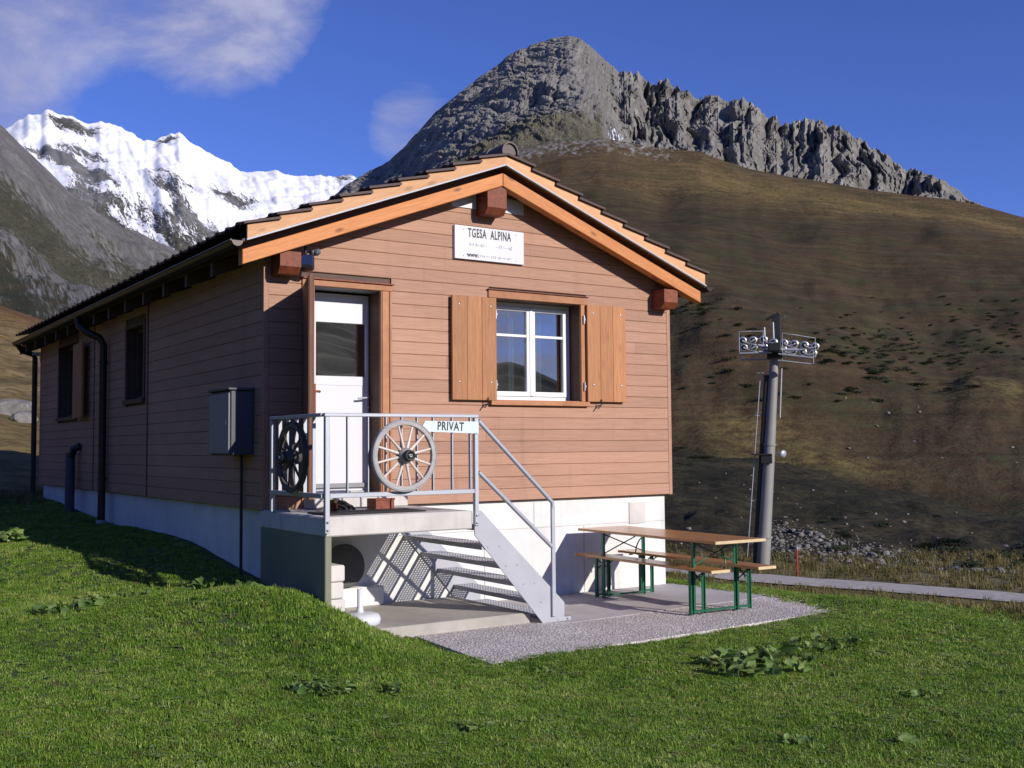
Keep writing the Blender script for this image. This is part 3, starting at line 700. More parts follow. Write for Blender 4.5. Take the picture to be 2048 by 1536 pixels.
for i in range(19):
    z0, z1 = ZC + i * P_, ZC + (i + 1) * P_
    segs = [(.052, 4.13), (4.19, 7.09), (7.15, DY - .05)]
    for (a, c, l, h) in LW:
        if z1 > l - .05 and z0 < h + .06: segs = cut(segs, a - .08, c + .08)
    for s, e in segs: board(lambda u, d, z: (.0225 - d, u, z), s, e, z0, min(z1, 3.68))
    board(lambda u, d, z: (WX - .0225 + d, u, z), .052, DY - .05, z0, min(z1, 3.68))
for i in range(27):
    z0, z1 = ZC + i * P_, ZC + (i + 1) * P_
    if z0 < GZ - .05: board(lambda u, d, z: (u, DY - .0225 + d, z), .052, WX - .052, z0, z1, lim)
q = MB(); q.box(-.004, .05, -.004, .024, ZC - .004, 3.70, ch=.003); q.box(-.004, .022, .024, .05, ZC - .004, 3.70)
part('corner_trim', q, 'cladding', hut)
q = MB(); q.box(WX - .05, WX + .004, -.004, .024, ZC - .004, 3.70, ch=.003); part('corner_trim', q, 'cladding', hut)
for y in (4.135, 7.095): bx('joint_trim', 'darkwood', hut, -.006, .02, y, y + .05, ZC, 3.66)
bx('corner_trim', 'cladding', hut, -.004, .05, DY - .05, DY + .004, ZC - .004, 3.66)
bx('base_strip', 'darkwood', hut, .02, WX - .02, .03, .069, ZC - .012, ZC + .012)
# white infill beside the ridge purlin
bx('gable_panel', 'white', hut, 2.17, 2.495, -.016, -.002, 4.415, 4.60, ch=.002)
bx('gable_panel', 'white', hut, 2.757, 3.14, -.016, -.002, 4.415, 4.58, ch=.002)
# --- roof
YF, YB = -.27, DY + .27
def raft(y, side, mt='larch'):
    xa, xb = (-.32, RX - .002) if side < 0 else (5.66, RX + .002)
    za, zb = gab(xa, 4.655), gab(xb, 4.655)
    q = MB(); L = math.hypot(xb - xa, zb - za)
    # local x runs down the slope so that the grain follows the rafter; plumb-cut ends
    ang = math.atan2(za - zb, xa - xb)
    return ang, (xa, za), (xb, zb)
def rafter(y0, y1, side, mt):
    xa, xb = (-.32, RX - .003) if side < 0 else (5.66, RX + .003)
    prof = [(xa, gab(xa, 4.655)), (xb, gab(xb, 4.655)), (xb, gab(xb, 4.80)), (xa, gab(xa, 4.80))]
    d = Vector((xb - xa, 0, gab(xb, 0) - gab(xa, 0))).normalized(); n = Vector((-d.z, 0, d.x)); c = Vector((xa, y0, gab(xa, 4.655)))
    q = MB(); e = .006; ctr = Vector((sum(p[0] for p in prof) / 4, 0, sum(p[1] for p in prof) / 4))
    def sh(p, k): return (p[0] + (ctr.x - p[0]) * k * .02 , p[1] + (ctr.z - p[1]) * k)
    loops = []
    for yy, k in ((y0, .08), (y0 + e, 0), (y1 - e, 0), (y1, .08)):
        loops.append([(p[0] + (ctr.x - p[0]) * k * .03, yy, p[1] - math.copysign(.006, p[1] - gab(p[0], 4.7275)) * (k > 0)) for p in prof])
    vs = [v for l in loops for v in l]
    q.add(vs, [(0, 1, 2, 3), (15, 14, 13, 12)] + [(a * 4 + i, a * 4 + (i + 1) % 4, (a + 1) * 4 + (i + 1) % 4, (a + 1) * 4 + i) for a in range(3) for i in range(4)])
    # into local frame
    q.v = [((Vector(v) - c).dot(d), v[1] - y0, (Vector(v) - c).dot(n)) for v in q.v]
    me = q.mesh('rafter'); me.materials.append(M[mt])
    o = bpy.data.objects.new('rafter', me); COL.objects.link(o); o.parent = hut
    o.matrix_local = Matrix(((d.x, 0, n.x, c.x), (0, 1, 0, c.y), (d.z, 0, n.z, c.z), (0, 0, 0, 1)))
    return o
r1_ = {}
for side in (-1, 1):
    r1_[side] = rafter(YF, YF + .12, side, 'larch'); rafter(YB - .12, YB, side, 'larch')
    base = rafter(.62, .70, side, 'darkwood')
    for k in range(1, 13):
        o = base.copy(); COL.objects.link(o); o.parent = hut; o.location.y = base.location.y + .86 * k
def slab(name, mt, za, zb, xl, xr, y0, y1):
    q = MB()
    q.prism([(xl, gab(xl, za)), (RX, za), (xr, gab(xr, za)), (xr, gab(xr, zb)), (RX, zb), (xl, gab(xl, zb))], lambda u, v, w: (u, w, v), y0, y1)
    return part(name, q, mt, hut)
slab('roof_deck', 'darkwood', 4.803, 4.866, -.30, 5.68, -.10, YB - .1)
slab('roof_boards', 'darkwood', 4.868, 4.90, -.335, 5.715, -.300, YB - .02)
for yy in (-.29,):
    for sx in (-1, 1):
        q = MB(); xa, xb = (-.30, RX - .002) if sx < 0 else (5.70, RX + .002)
        q.prism([(xa, gab(xa, 4.872)), (xb, gab(xb, 4.872)), (xb, gab(xb, 4.889)), (xa, gab(xa, 4.889))], lambda u, v, w: (u, w, v), -.342, -.303)
        part('verge_strip', q, 'galvflat', hut)
# barge boards with a stepped top under the tiles
STEP = .3318; TOPA, TOPB = .140, .090
for sx in (-1, 1):
    pts = []
    xe = RX - 9 * STEP
    for k in range(9):
        xa, xb = xe + k * STEP, xe + (k + 1) * STEP
        pts += [(xa, gab(xa, 4.89) + TOPA), (xb, gab(xb, 4.89) + TOPB)]
    poly = [(xe, gab(xe, 4.89))] + pts + [(RX, 4.89)]
    if sx > 0: poly = [(2 * RX - u, v) for u, v in poly]
    d = Vector((1, 0, MM * (1 if sx < 0 else -1))).normalized(); n = Vector((-d.z, 0, d.x)); c = Vector((xe if sx < 0 else 2 * RX - xe, -.338, gab(xe, 4.89)))
    q = MB(); q.prism(poly, lambda u, v, w: ((Vector((u, 0, v)) - Vector((c.x, 0, c.z))).dot(d), w, (Vector((u, 0, v)) - Vector((c.x, 0, c.z))).dot(n)), 0, .030)
    me = q.mesh('barge_board'); me.materials.append(M['larch_pale'])
    o = bpy.data.objects.new('barge_board', me); COL.objects.link(o); o.parent = hut
    o.matrix_local = Matrix(((d.x, 0, n.x, c.x), (0, 1, 0, c.y), (d.z, 0, n.z, c.z), (0, 0, 0, 1)))
# tiles
TA = math.atan(MM - (TOPA - TOPB) / STEP); TL = .385; TW = .30
q = MB()
q.add([(-TL * .0, 0, 0)], [])
q = MB()
prof = [(0, 0), (TW * .42, .0), (TW * .5, .016), (TW * .66, .020), (TW * .76, .016), (TW * .84, 0), (TW, 0)]
n = len(prof); th = .024
vs = [(x, y, z + e) for x in (0, TL) for e in (0, th) for (y, z) in prof]
fs = []
for i in range(n - 1):
    fs += [(i, i + 1, 2 * n + i + 1, 2 * n + i), (n + i, n + i + 1, 3 * n + i + 1, 3 * n + i), (i, i + 1, n + i + 1, n + i), (2 * n + i, 2 * n + i + 1, 3 * n + i + 1, 3 * n + i)]
fs += [(0, n, 3 * n, 2 * n), (n - 1, 2 * n - 1, 4 * n - 1, 3 * n - 1)]
q.add(vs, fs); tile_me = q.mesh('roof_tile'); tile_me.materials.append(M['tile'])
tv, tf = q.v, q.f
rest = {-1: MB(), 1: MB()}
NT = int((YB - YF + .16) / TW) + 1
for sx in (-1, 1):
    for k in range(9):
        x0 = RX - 9 * STEP + k * STEP - .045; z0 = gab(x0, 4.89) + TOPA + .002 + .045 * (MM - math.tan(TA)) * 0
        xx = x0 if sx < 0 else 2 * RX - x0
        z0 = gab(RX - 9 * STEP + k * STEP, 4.89) + TOPA + .003 - .045 * math.tan(TA)
        dx = math.cos(TA) * (1 if sx < 0 else -1); dzz = math.sin(TA)
        for j in range(NT):
            y0 = -.375 + j * TW + (0.0)
            mat4 = Matrix(((dx, 0, -dzz * (1 if sx < 0 else -1), xx), (0, 1, 0, y0), (dzz, 0, abs(dx), z0 + .002 * rb_.uniform(-1, 1)), (0, 0, 0, 1)))
            if j < 16:
                o = bpy.data.objects.new('roof_tile', tile_me); COL.objects.link(o); o.parent = hut; o.matrix_local = mat4
            else: rest[sx].add([mat4 @ Vector(v) for v in tv], tf)
for sx in rest: part('roof_tiles', rest[sx], 'tile', hut, stuff=True)
q = MB(); Lr, rr = .36, .105
arc = [(math.cos(a) * rr, math.sin(a) * rr * 1.05) for a in np.linspace(math.radians(-12), math.radians(192), 10)]
na = len(arc)
vs = [(x * s, y, z * s) for y, s in ((0, 1.06), (Lr, .96)) for x, z in arc] + [(x * s, y, z * s) for y, s in ((0, .90), (Lr, .82)) for x, z in arc]
fs = []
for i in range(na - 1):
    fs += [(i, i + 1, na + i + 1, na + i), (2 * na + i, 2 * na + i + 1, 3 * na + i + 1, 3 * na + i), (i, i + 1, 2 * na + i + 1, 2 * na + i), (na + i, na + i + 1, 3 * na + i + 1, 3 * na + i)]
fs += [(0, na, 3 * na, 2 * na), (na - 1, 2 * na - 1, 4 * na - 1, 3 * na - 1)]
q.add(vs, fs); rme = q.mesh('ridge_tile'); rme.materials.append(M['ridge'])
for j in range(35):
    o = bpy.data.objects.new('ridge_tile', rme); COL.objects.link(o); o.parent = hut; o.location = (RX + .02, -.40 + j * .345, 5.015)
q = MB(); q.prism([(x * .88 + RX + .02, z * .88 + 5.015) for x, z in arc], lambda u, v, w: (u, w, v), -.372, -.345); part('ridge_end', q, 'ridge', hut)
# purlins with slanted stained ends
def purlin(x0, x1, z0, z1, y0=-.245):
    q = MB()
    q.prism([(y0, z1), (y0 + .0, z0 + .07), (y0 + .06, z0), (.05, z0), (.05, z1)], lambda u, v, w: (w, u, v), x0, x1)
    return part('purlin', q, 'stain', hut)
purlin(2.50, 2.752, 4.335, 4.645); purlin(.075, .295, 3.47, 3.69, -.24); purlin(5.08, 5.30, 3.44, 3.67, -.24)
# gutters and down pipes
def gutter(x, z, y0, y1):
    q = MB(); r = .062; n = 9
    pr = [(x + r * math.cos(a), z + r * math.sin(a)) for a in np.linspace(math.pi, 2 * math.pi, n)]
    pi = [(x + (r - .006) * math.cos(a), z + (r - .006) * math.sin(a)) for a in np.linspace(2 * math.pi, math.pi, n)]
    q.prism(pr + pi, lambda u, v, w: (u, w, v), y0, y1)
    q.prism(pr, lambda u, v, w: (u, w, v), y0, y0 + .01); q.prism(pr, lambda u, v, w: (u, w, v), y1 - .01, y1)
    q.tube([(x + (r if x > 3 else -r), y0, z), (x + (r if x > 3 else -r), y1, z)], .010, 6)
    return part('gutter', q, 'gutter', hut)
gutter(-.385, 3.735, YF - .04, YB + .04); gutter(5.785, 3.735, YF - .04, YB + .04)
q = MB(); q.tube([(-.385, 6.5, 3.69), (-.385, 6.42, 3.56), (-.30, 6.32, 3.46), (-.13, 6.26, 3.38), (-.075, 6.25, 3.28), (-.075, 6.25, .66)], .055, 10)
q.tube([(-.075, 6.25, 3.0), (-.075, 6.25, 3.04)], .066, 10); q.tube([(-.075, 6.25, 1.3), (-.075, 6.25, 1.34)], .066, 10)
dp = part('downpipe', q, 'gutter', hut)
q = MB(); q.tube([(-.075, 6.25, .55), (-.075, 6.25, .72)], .075, 10); part('drain_socket', q, 'galvflat', dp)
q = MB(); q.tube([(-.385, 11.45, 3.70), (-.30, 11.48, 3.58), (-.10, 11.50, 3.52), (-.07, 11.5, 3.45), (-.07, 11.5, .6)], .05, 10); part('downpipe', q, 'gutter', hut)
q = MB(); q.box(-.13, .05, 11.40, 11.55, 3.50, 3.56); q.box(-.0, .04, 11.36, 11.44, 3.38, 3.56); part('pipe_bracket', q, 'white', hut)
# --- door: casing, jambs, white inner leaf, outer leaf swung open
q = MB(); q.box(.402, .535, -.022, .02, 1.135, 3.40, ch=.004); cs = part('door_casing', q, 'casing', hut)
bx('casing_board', 'casing', cs, 1.29, 1.424, -.022, .02, 1.135, 3.40, ch=.004)
bx('casing_board', 'casing', cs, .402, 1.424, -.0235, .02, 3.402, 3.466, ch=.004)
q = MB(); q.box(.385, 1.44, -.045, .0, 3.468, 3.482); part('drip_cap', q, 'stain', cs)
q = MB(); q.box(1.385, 1.398, -.0255, -.02, 1.135, 3.40); q.box(1.30, 1.308, -.0255, -.02, 1.135, 3.40); part('casing_groove', q, 'darkwood', cs)
q = MB(); q.box(1.2905, 1.315, .021, .30, 1.135, 3.40); q.box(.51, .5345, .021, .30, 1.135, 3.40); q.box(.5345, 1.2905, .021, .30, 3.3995, 3.425)
part('door_jamb', q, 'greypaint', hut)
dr = thing_door = None
q = MB(); q.box(.56, .672, .262, .31, 1.25, 3.375, ch=.004); q.box(1.250, 1.284, .262, .31, 1.25, 3.375, ch=.004); q.box(.672, 1.25, .262, .31, 3.30, 3.375); q.box(.672, 1.25, .2635, .31, 3.067, 3.30, ch=.003)
q.box(.672, 1.25, .262, .31, 2.40, 2.498, ch=.003); q.box(.672, 1.25, .266, .31, 1.25, 2.40)
door = part('door', q, 'white', hut)
bx('door_pane', 'glass', door, .672, 1.25, .283, .289, 2.498, 3.067)
bx('door_strip', 'greypaint', door, .60, 1.27, .235, .263, 1.315, 1.365, ch=.006)  # dark strip across the foot of the door
bx('door_strip', 'steel', door, .60, 1.27, .240, .263, 1.262, 1.284, ch=.004)  # bright strip below the dark one
q = MB(); q.box(1.255, 1.28, .245, .262, 2.10, 2.34, ch=.003); q.tube([(1.268, .262, 2.275), (1.268, .205, 2.275), (1.245, .198, 2.272), (1.13, .198, 2.262)], .011, 8); q.tube([(1.268, .262, 2.17), (1.268, .23, 2.17)], .014, 8)
part('door_handle', q, 'galv', door)
bx('threshold', 'concrete_porch', hut, .42, 1.46, -.30, .30, 1.132, 1.235, ch=.008)
ha = math.radians(109); hd = Vector((math.cos(ha), -math.sin(ha), 0)); hn = Vector((math.sin(ha), math.cos(ha), 0))
q = MB(); hp = Vector((.425, -.025, 0))
pl = 0
leaf = MB(); leaf.obox((.44, 0, 0), XYZ, (.44, .019, 1.065), .004)
me = leaf.mesh('door_leaf'); me.materials.append(M['leafdoor'])
lo = bpy.data.objects.new('door_leaf', me); COL.objects.link(lo); lo.parent = hut
lo.matrix_local = Matrix(((hd.x, hn.x, 0, hp.x), (hd.y, hn.y, 0, hp.y), (0, 0, 1, 2.32), (0, 0, 0, 1)))
WLOC[lo.name] = (0, 0, 0)
def on_leaf(name, q, mt):
    me = q.mesh(name); me.materials.append(M[mt]); o = bpy.data.objects.new(name, me); COL.objects.link(o); o.parent = lo; return o
for k in range(6):
    q = MB(); q.obox((.075 + k * .146, .0225, 0), XYZ, (.070, .004, 1.05), .003); on_leaf('plank', q, 'leafdoor')
for k in range(6):
    q = MB(); q.obox((.075 + k * .146, -.0225, 0), XYZ, (.070, .004, 1.05), .003); on_leaf('plank', q, 'leafdoor')
q = MB(); q.obox((.84, .034, -.12), XYZ, (.030, .012, .14), .004); q.tube([(.84, .04, -.05), (.84, .085, -.05), (.76, .085, -.05)], .011, 8); on_leaf('door_handle', q, 'stain')
q = MB()
for zz in (-.78, .0, .80): q.tube([(-.012, .0, zz - .09), (-.012, .0, zz + .09)], .013, 8)
on_leaf('hinge', q, 'steel')
# --- front window
q = MB(); q.box(2.645, 4.05, -.022, .02, 3.425, 3.512, ch=.004); wc = part('window_casing', q, 'casing', hut)
bx('casing_board', 'casing', wc, 2.66, 2.75, -.0205, .02, 2.262, 3.424, ch=.004); bx('casing_board', 'casing', wc, 3.95, 4.045, -.0205, .02, 2.262, 3.424, ch=.004)
bx('sill', 'casing', wc, 2.655, 4.05, -.055, .02, 2.205, 2.2615, ch=.006); bx('drip_cap', 'stain', wc, 2.635, 4.06, -.04, .0, 3.513, 3.523)
q = MB(); q.box(3.9505, 3.972, .021, .30, 2.262, 3.425); q.box(2.728, 2.7495, .021, .30, 2.262, 3.425); q.box(2.7495, 3.9505, .021, .30, 3.4205, 3.44); q.box(2.7495, 3.9505, .021, .30, 2.25, 2.2695)
part('window_jamb', q, 'casing', hut)
q = MB(); q.box(2.752, 3.948, .218, .27, 2.272, 2.318); q.box(2.752, 3.948, .218, .27, 3.375, 3.418); q.box(2.752, 2.80, .2185, .27, 2.318, 3.375); q.box(3.905, 3.948, .2185, .27, 2.318, 3.375)
win = part('window', q, 'pvc', hut)
for xa, xb in ((2.802, 3.372), (3.383, 3.903)):
    q = MB(); w_ = .055
    q.box(xa, xa + w_, .205, .262, 2.322, 3.372, ch=.004); q.box(xb - w_, xb, .205, .262, 2.322, 3.372, ch=.004); q.box(xa + w_, xb - w_, .2055, .262, 2.322, 2.378, ch=.004); q.box(xa + w_, xb - w_, .2055, .262, 3.325, 3.372, ch=.004)
    part('sash', q, 'pvc', win)
    bx('glazing_bar', 'pvc', win, xa + w_, xb - w_, .212, .24, 3.020, 3.050, ch=.003)
    bx('pane', 'glass', win, xa + w_, xb - w_, .232, .236, 2.378, 3.020); bx('pane', 'glass', win, xa + w_, xb - w_, .232, .236, 3.050, 3.325)
bx('sash_post', 'pvc', win, 3.355, 3.40, .196, .2045, 2.33, 3.365, ch=.003)
# curtains drawn to the sides
for nm, x0, x1, lb in (('curtain', 3.20, 3.27, 'light curtain hanging inside left half of the white window'), ('curtain', 3.60, 3.66, 'light curtain hanging inside right half of the white window')):
    q = MB(); xs = np.linspace(x0, x1, 25); f_ = [(x, .42 + .022 * math.sin((x - x0) * 95)) for x in xs]; k = len(f_)
    q.add([(x, y, 2.30) for x, y in f_] + [(x, y, 3.40) for x, y in f_] + [(x, y + .006, 2.30) for x, y in f_] + [(x, y + .006, 3.40) for x, y in f_],
          [(i, i + 1, k + i + 1, k + i) for i in range(k - 1)] + [(2 * k + i, 2 * k + i + 1, 3 * k + i + 1, 3 * k + i) for i in range(k - 1)])
    tag(part(nm, q, 'curtain', None), lb, 'curtain', 'curtains behind the front window')
# shutters of upright planks
def shutter(x0, x1, z0, z1, hinge):
    q = MB(); q.box(x0 + .05, x1 - .05, -.030, -.0245, z1 - .21, z1 - .12); q.box(x0 + .05, x1 - .05, -.030, -.0245, z0 + .12, z0 + .21)
    sh_ = part('shutter', q, 'shutter', hut)
    n_ = 3; w_ = (x1 - x0) / n_
    for k in range(n_): bx('plank', 'shutter', sh_, x0 + k * w_ + .0012, x0 + (k + 1) * w_ - .0012, -.062, -.030, z0, z1, ch=.003)
    q = MB()
    for xx in (x0 + .09, x1 - .075):
        for zz in (z1 - .10, z0 + .20): q.lathe([(.0, -.006), (.011, -.005), (.014, 0)], (xx, -.062, zz), (0, 1, 0), 8)
    part('bolt', q, 'steel', sh_)
    q = MB()
    for zz in (z1 - .18, z0 + .18):
        q.tube([(hinge, -.035, zz - .05), (hinge, -.035, zz + .05)], .012, 8); q.box(min(hinge, hinge), hinge + .012, -.05, -.02, zz - .012, zz + .012)
    part('hinge', q, 'steel', sh_)
    q = MB(); xc = x0 + (x1 - x0) * (.78 if x0 < 3 else .32)
    q.tube([(xc, .0, z0 - .045), (xc, -.075, z0 - .045), (xc, -.082, z0 - .015), (xc, -.082, z0 + .03)], .007, 6); q.tube([(xc - .045, -.07, z0 - .085), (xc + .002, -.078, z0 - .03)], .008, 6)
    part('shutter_catch', q, 'blackmetal', sh_)
shutter(2.142, 2.722, 2.257, 3.415, 2.732); shutter(4.012, 4.600, 2.264, 3.425, 3.985)
# --- side windows in the shade
for i, (a, c, l, h) in enumerate(LW):
    q = MB(); q.box(-.015, .02, a - .075, a, l - .05, h + .06); q.box(-.015, .02, c, c + .075, l - .05, h + .06); q.box(-.015, .02, a, c, h, h + .06); q.box(-.045, .02, a - .09, c + .09, l - .06, l)
    wf = part('window', q, 'darkwood', hut)
    q = MB(); q.box(.12, .16, a, a + .05, l, h); q.box(.12, .16, c - .05, c, l, h); q.box(.12, .16, a + .05, c - .05, l, l + .05); q.box(.12, .16, a + .05, c - .05, h - .05, h)
    if i: q.box(.12, .16, (a + c) / 2 - .03, (a + c) / 2 + .03, l + .05, h - .05)
    part('frame', q, 'darkwood', wf)
    bx('pane', 'glass', wf, .137, .142, a + .05, c - .05, l + .05, h - .05)
q = MB(); q.box(-.12, -.085, 7.42, 8.06, 2.24, 3.42, ch=.004); sh_ = part('shutter', q, 'shutter', hut)
for zz in (2.45, 3.2): bx('hinge', 'blackmetal', sh_, -.084, -.0, 7.98, 8.02, zz, zz + .05)
# ------------------------------------------------------------------ porch, stairs and what stands there
m, t, b = new_mat('patio gravel sheet'); t.nodes.remove(b); bpy.data.materials.remove(m)
q = MB(); q.prism(PATIO, lambda u, v, w: (u, v, w), -.20, 0.0)
pat = structure('gravel_patio', q.mesh('gravel_patio'), 'gravel')
M['apron'] = concrete('fine grey paving', (0.36, 0.34, 0.335), (0.50, 0.475, 0.47))
q = MB(); q.prism([(2.225, -1.52), (2.6, -1.66), (5.44, -1.50), (5.38, .06), (2.225, .06)], lambda u, v, w: (u, v, w), -.1, .004)
structure('paved_apron', q.mesh('paved_apron'), 'apron')
porch = thing('entrance_platform', 'raised concrete porch slab with mossy green side wall at the hut door', 'porch')
bx('slab', 'concrete_porch', porch, -.002, 1.512, -1.502, .066, .957, 1.13, ch=.012)
bx('side_wall', 'concrete_moss', porch, .0, .062, -1.495, .068, -.15, .956, ch=.006)
bx('base_slab', 'concrete_slab', porch, .064, 2.222, -1.42, .066, -.3, .10, ch=.012)
bx('ledge', 'concrete', porch, .064, 1.30, -.07, .066, .101, .30, ch=.01)
q = MB(); q.lathe([(.0, -.02), (.215, -.02), (.225, 0), (.225, .02), (.20, .035), (.0, .035)], (.86, -.03, .525), (0, -1, .10), 32)
tag(part('round_lid', q, 'lid', None), 'dark round lid leaning in the shade under the porch', 'lid')
rail = thing('porch_railing', 'galvanised railing round the porch with wagon wheels and a sign hung on it', 'railing', (0, -1.52, 1.0))
for (x, y) in ((.0, -1.525), (1.532, -1.525), (-.022, -.31)):
    q = MB(); q.box(x - .022, x + .022, y - .022, y + .022, .99 if y < -1 else 1.13, 2.012, ch=.004)
    ps = part('post', q, 'galv', rail)
    if y < -1:
        q = MB()
        for zz in (1.02, 1.09): q.lathe([(.0, -.012), (.012, -.010), (.012, 0)], (x, y - .022, zz), (0, 1, 0), 8)
        part('bolt', q, 'steel', ps)
bx('top_rail', 'galv', rail, -.03, 1.556, -1.550, -1.500, 2.013, 2.045, ch=.005); bx('top_rail', 'galv', rail, -.047, .003, -1.4995, -.288, 2.013, 2.045, ch=.005)
bx('bottom_rail', 'galv', rail, .0225, 1.5095, -1.545, -1.505, 1.297, 1.338, ch=.004); bx('bottom_rail', 'galv', rail, -.042, -.002, -1.5025, -.333, 1.297, 1.338, ch=.004)
for x in (.196, .397, .575, .735, .895, 1.064, 1.269, 1.467):
    q = MB(); q.box(x - .0045, x + .0045, -1.542, -1.508, 1.339, 2.012); part('baluster', q, 'galv', rail)
for y in (-1.30, -1.10, -.90, -.70, -.50):
    q = MB(); q.box(-.038, -.006, y - .0045, y + .0045, 1.339, 2.012); part('baluster', q, 'galv', rail)
st = thing('metal_staircase', 'galvanised steel stair with perforated treads leading down beside the plinth', 'staircase', (2.0, -1.0, 0))
SP = [(1.514, .90), (1.514, 1.13), (1.585, 1.13), (2.555, .185), (2.555, .0), (2.295, .0)]
for y0, y1 in ((-1.530, -1.518), (.050, .0625)):
    q = MB(); q.prism(SP, lambda u, v, w: (u, w, v), y0, y1)
    # folded lower edge
    sg = part('stringer', q, 'galvflat', st)
    q = MB()
    for k in range(5):
        xk = 1.66 + .203 * k; zk = .80 - .19 * k
        for dx in (0, .13): q.lathe([(.0, -.005), (.008, -.004), (.009, 0)], (xk + dx, y0 if y0 < -1 else y0, zk - .018), (0, 1, 0), 8)
    part('bolt', q, 'galv', sg)
for k in range(-1, 5):
    xl, zt = 1.598 + .203 * k, .80 - .19 * k
    if k == -1: xl = 1.516
    xr = 1.598 + .203 * k + .235
    if zt < .03: break
    q = MB()
    q.box(xl, xl + .006, -1.517, .049, zt - .045, zt); q.box(xr - .006, xr, -1.517, .049, zt - .045, zt)
    q.box(xl + .006, xr - .006, -1.517, -1.511, zt - .045, zt); q.box(xl + .006, xr - .006,   .043, .049, zt - .045, zt)
    nb = 7 if k >= 0 else 4
    for i in range(1, nb): 
        x = xl + (xr - xl) * i / nb; q.box(x - .0065, x + .0065, -1.511, .043, zt - .004, zt - .001)
    for i in range(1, 29):
        y = -1.511 + 1.554 * i / 29; q.box(xl + .006, xr - .006, y - .0085, y + .0085, zt - .0045, zt - .0005)
    part('tread', q, 'galvflat', st)
hr = .021
q = MB(); q.tube([(1.555, -1.54, 1.985), (2.412, -1.54, 1.18)], hr, 10); q.tube([(2.405, -1.54, 1.188), (2.414, -1.54, 1.17), (2.414, -1.54, 1.12)], hr, 10); part('handrail', q, 'galv', st)
q = MB(); q.tube([(1.555, -1.54, 1.495), (2.412, -1.54, .735)], .021, 10); part('middle_rail', q, 'galv', st)
q = MB(); q.box(2.392, 2.436, -1.5565, -1.5315, .06, 1.135, ch=.004); part('post', q, 'galv', st)

def wheel(name, label, c, ax, up=(0, 0, 1), dark=False):
    """spoked wagon wheel, hub axis ax pointing outwards"""
    tz = Vector(ax).normalized(); ty = Vector(up); tx = ty.cross(tz)
    c = Vector(c)
    w = thing(name, label, 'wagon wheel', tuple(c), 'wagon wheels on the railing')
    def P(r, a, d): return c + tx * (r * math.cos(a)) + ty * (r * math.sin(a)) + tz * d
    def ring(r0, r1, d0, d1, n=48):
        q = MB(); vs = []
        for j in range(n):
            a = 2 * math.pi * j / n
            vs += [P(r0, a, d0 + .004), P(r0 + .004, a, d0), P(r1 - .004, a, d0), P(r1, a, d0 + .004), P(r1, a, d1 - .004), P(r1 - .004, a, d1), P(r0 + .004, a, d1), P(r0, a, d1 - .004)]
        q.add(vs, [(j * 8 + i, j * 8 + (i + 1) % 8, ((j + 1) % n) * 8 + (i + 1) % 8, ((j + 1) % n) * 8 + i) for j in range(n) for i in range(8)])
        return q
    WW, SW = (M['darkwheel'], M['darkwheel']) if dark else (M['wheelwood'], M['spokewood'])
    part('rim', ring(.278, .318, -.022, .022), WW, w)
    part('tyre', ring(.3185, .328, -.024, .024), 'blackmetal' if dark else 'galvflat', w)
    for k in range(12):
        a = 2 * math.pi * (k + .42) / 12
        q = MB(); q.tube([P(.06, a, .012), P(.12, a, .010), P(.24, a, .002), P(.28, a, 0)], [.015, .0135, .0105, .0115], 7); part('spoke', q, SW, w)
    q = MB(); q.lathe([(.0, -.08), (.045, -.08), (.058, -.05), (.072, -.02), (.074, .03), (.060, .05), (.052, .075), (.0, .075)], c, tz, 20); hb = part('hub', q, WW, w)
    q = MB(); q.lathe([(.053, .070), (.055, .082), (.050, .12), (.034, .124), (.034, .10), (.0, .10)], c, tz, 20); q.lathe([(.0755, -.012), (.0755, .020), (.074, .022)], c, tz, 20)
    part('hub_band', q, 'blackmetal', hb)
    q = MB(); q.lathe([(.016, .10), (.016, .13), (.009, .131), (.009, .10)], c, tz, 12); part('axle_cap', q, 'galvflat', hb)
    return w
M['wheelwood'] = wood('grey weathered wheel wood', (0.26, 0.25, 0.25), (0.46, 0.44, 0.43), 0, 0, True, 6)
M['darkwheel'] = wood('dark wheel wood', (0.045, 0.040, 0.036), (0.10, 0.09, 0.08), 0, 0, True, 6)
M['spokewood'] = wood('pale spoke wood', (0.48, 0.44, 0.40), (0.68, 0.63, 0.58), 2, 0, True, 10)
wheel('wagon_wheel', 'sunlit grey wooden wagon wheel on the front of the porch railing', (.735, -1.585, 1.662), (0, -1, 0))
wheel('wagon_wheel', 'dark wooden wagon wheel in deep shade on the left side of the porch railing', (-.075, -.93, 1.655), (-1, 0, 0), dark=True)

def text(name, body, size, sx, mt, parent, loc, bold=.0, spacing=1.0, rot=(math.pi / 2, 0, 0), align='CENTER', ext=.0012):
    cu = bpy.data.curves.new(name, 'FONT'); cu.body = body; cu.size = size; cu.align_x = align; cu.align_y = 'CENTER'; cu.extrude = ext; cu.offset = bold; cu.space_character = spacing
    o = bpy.data.objects.new(name, cu); COL.objects.link(o)
    dg = bpy.context.evaluated_depsgraph_get(); me = bpy.data.meshes.new_from_object(o.evaluated_get(dg)); me.name = name
    bpy.data.objects.remove(o)
    me.materials.clear(); me.materials.append(M[mt])
    o = bpy.data.objects.new(name, me); COL.objects.link(o); o.parent = parent; o.rotation_euler = rot; o.scale = (sx, 1, 1)
    w = WLOC[parent.name]; o.location = tuple(a - b_ for a, b_ in zip(loc, w)); return o
sg = thing('private_sign', 'pale blue arrow shaped board reading PRIVAT on the porch railing', 'sign', (1.24, -1.56, 1.92))
q = MB(); q.prism([(.966, 1.980), (1.545, 1.976), (1.545, 1.862), (.912, 1.884)], lambda u, v, w: (u, w, v), -1.562, -1.552); part('board', q, 'signblue', sg)
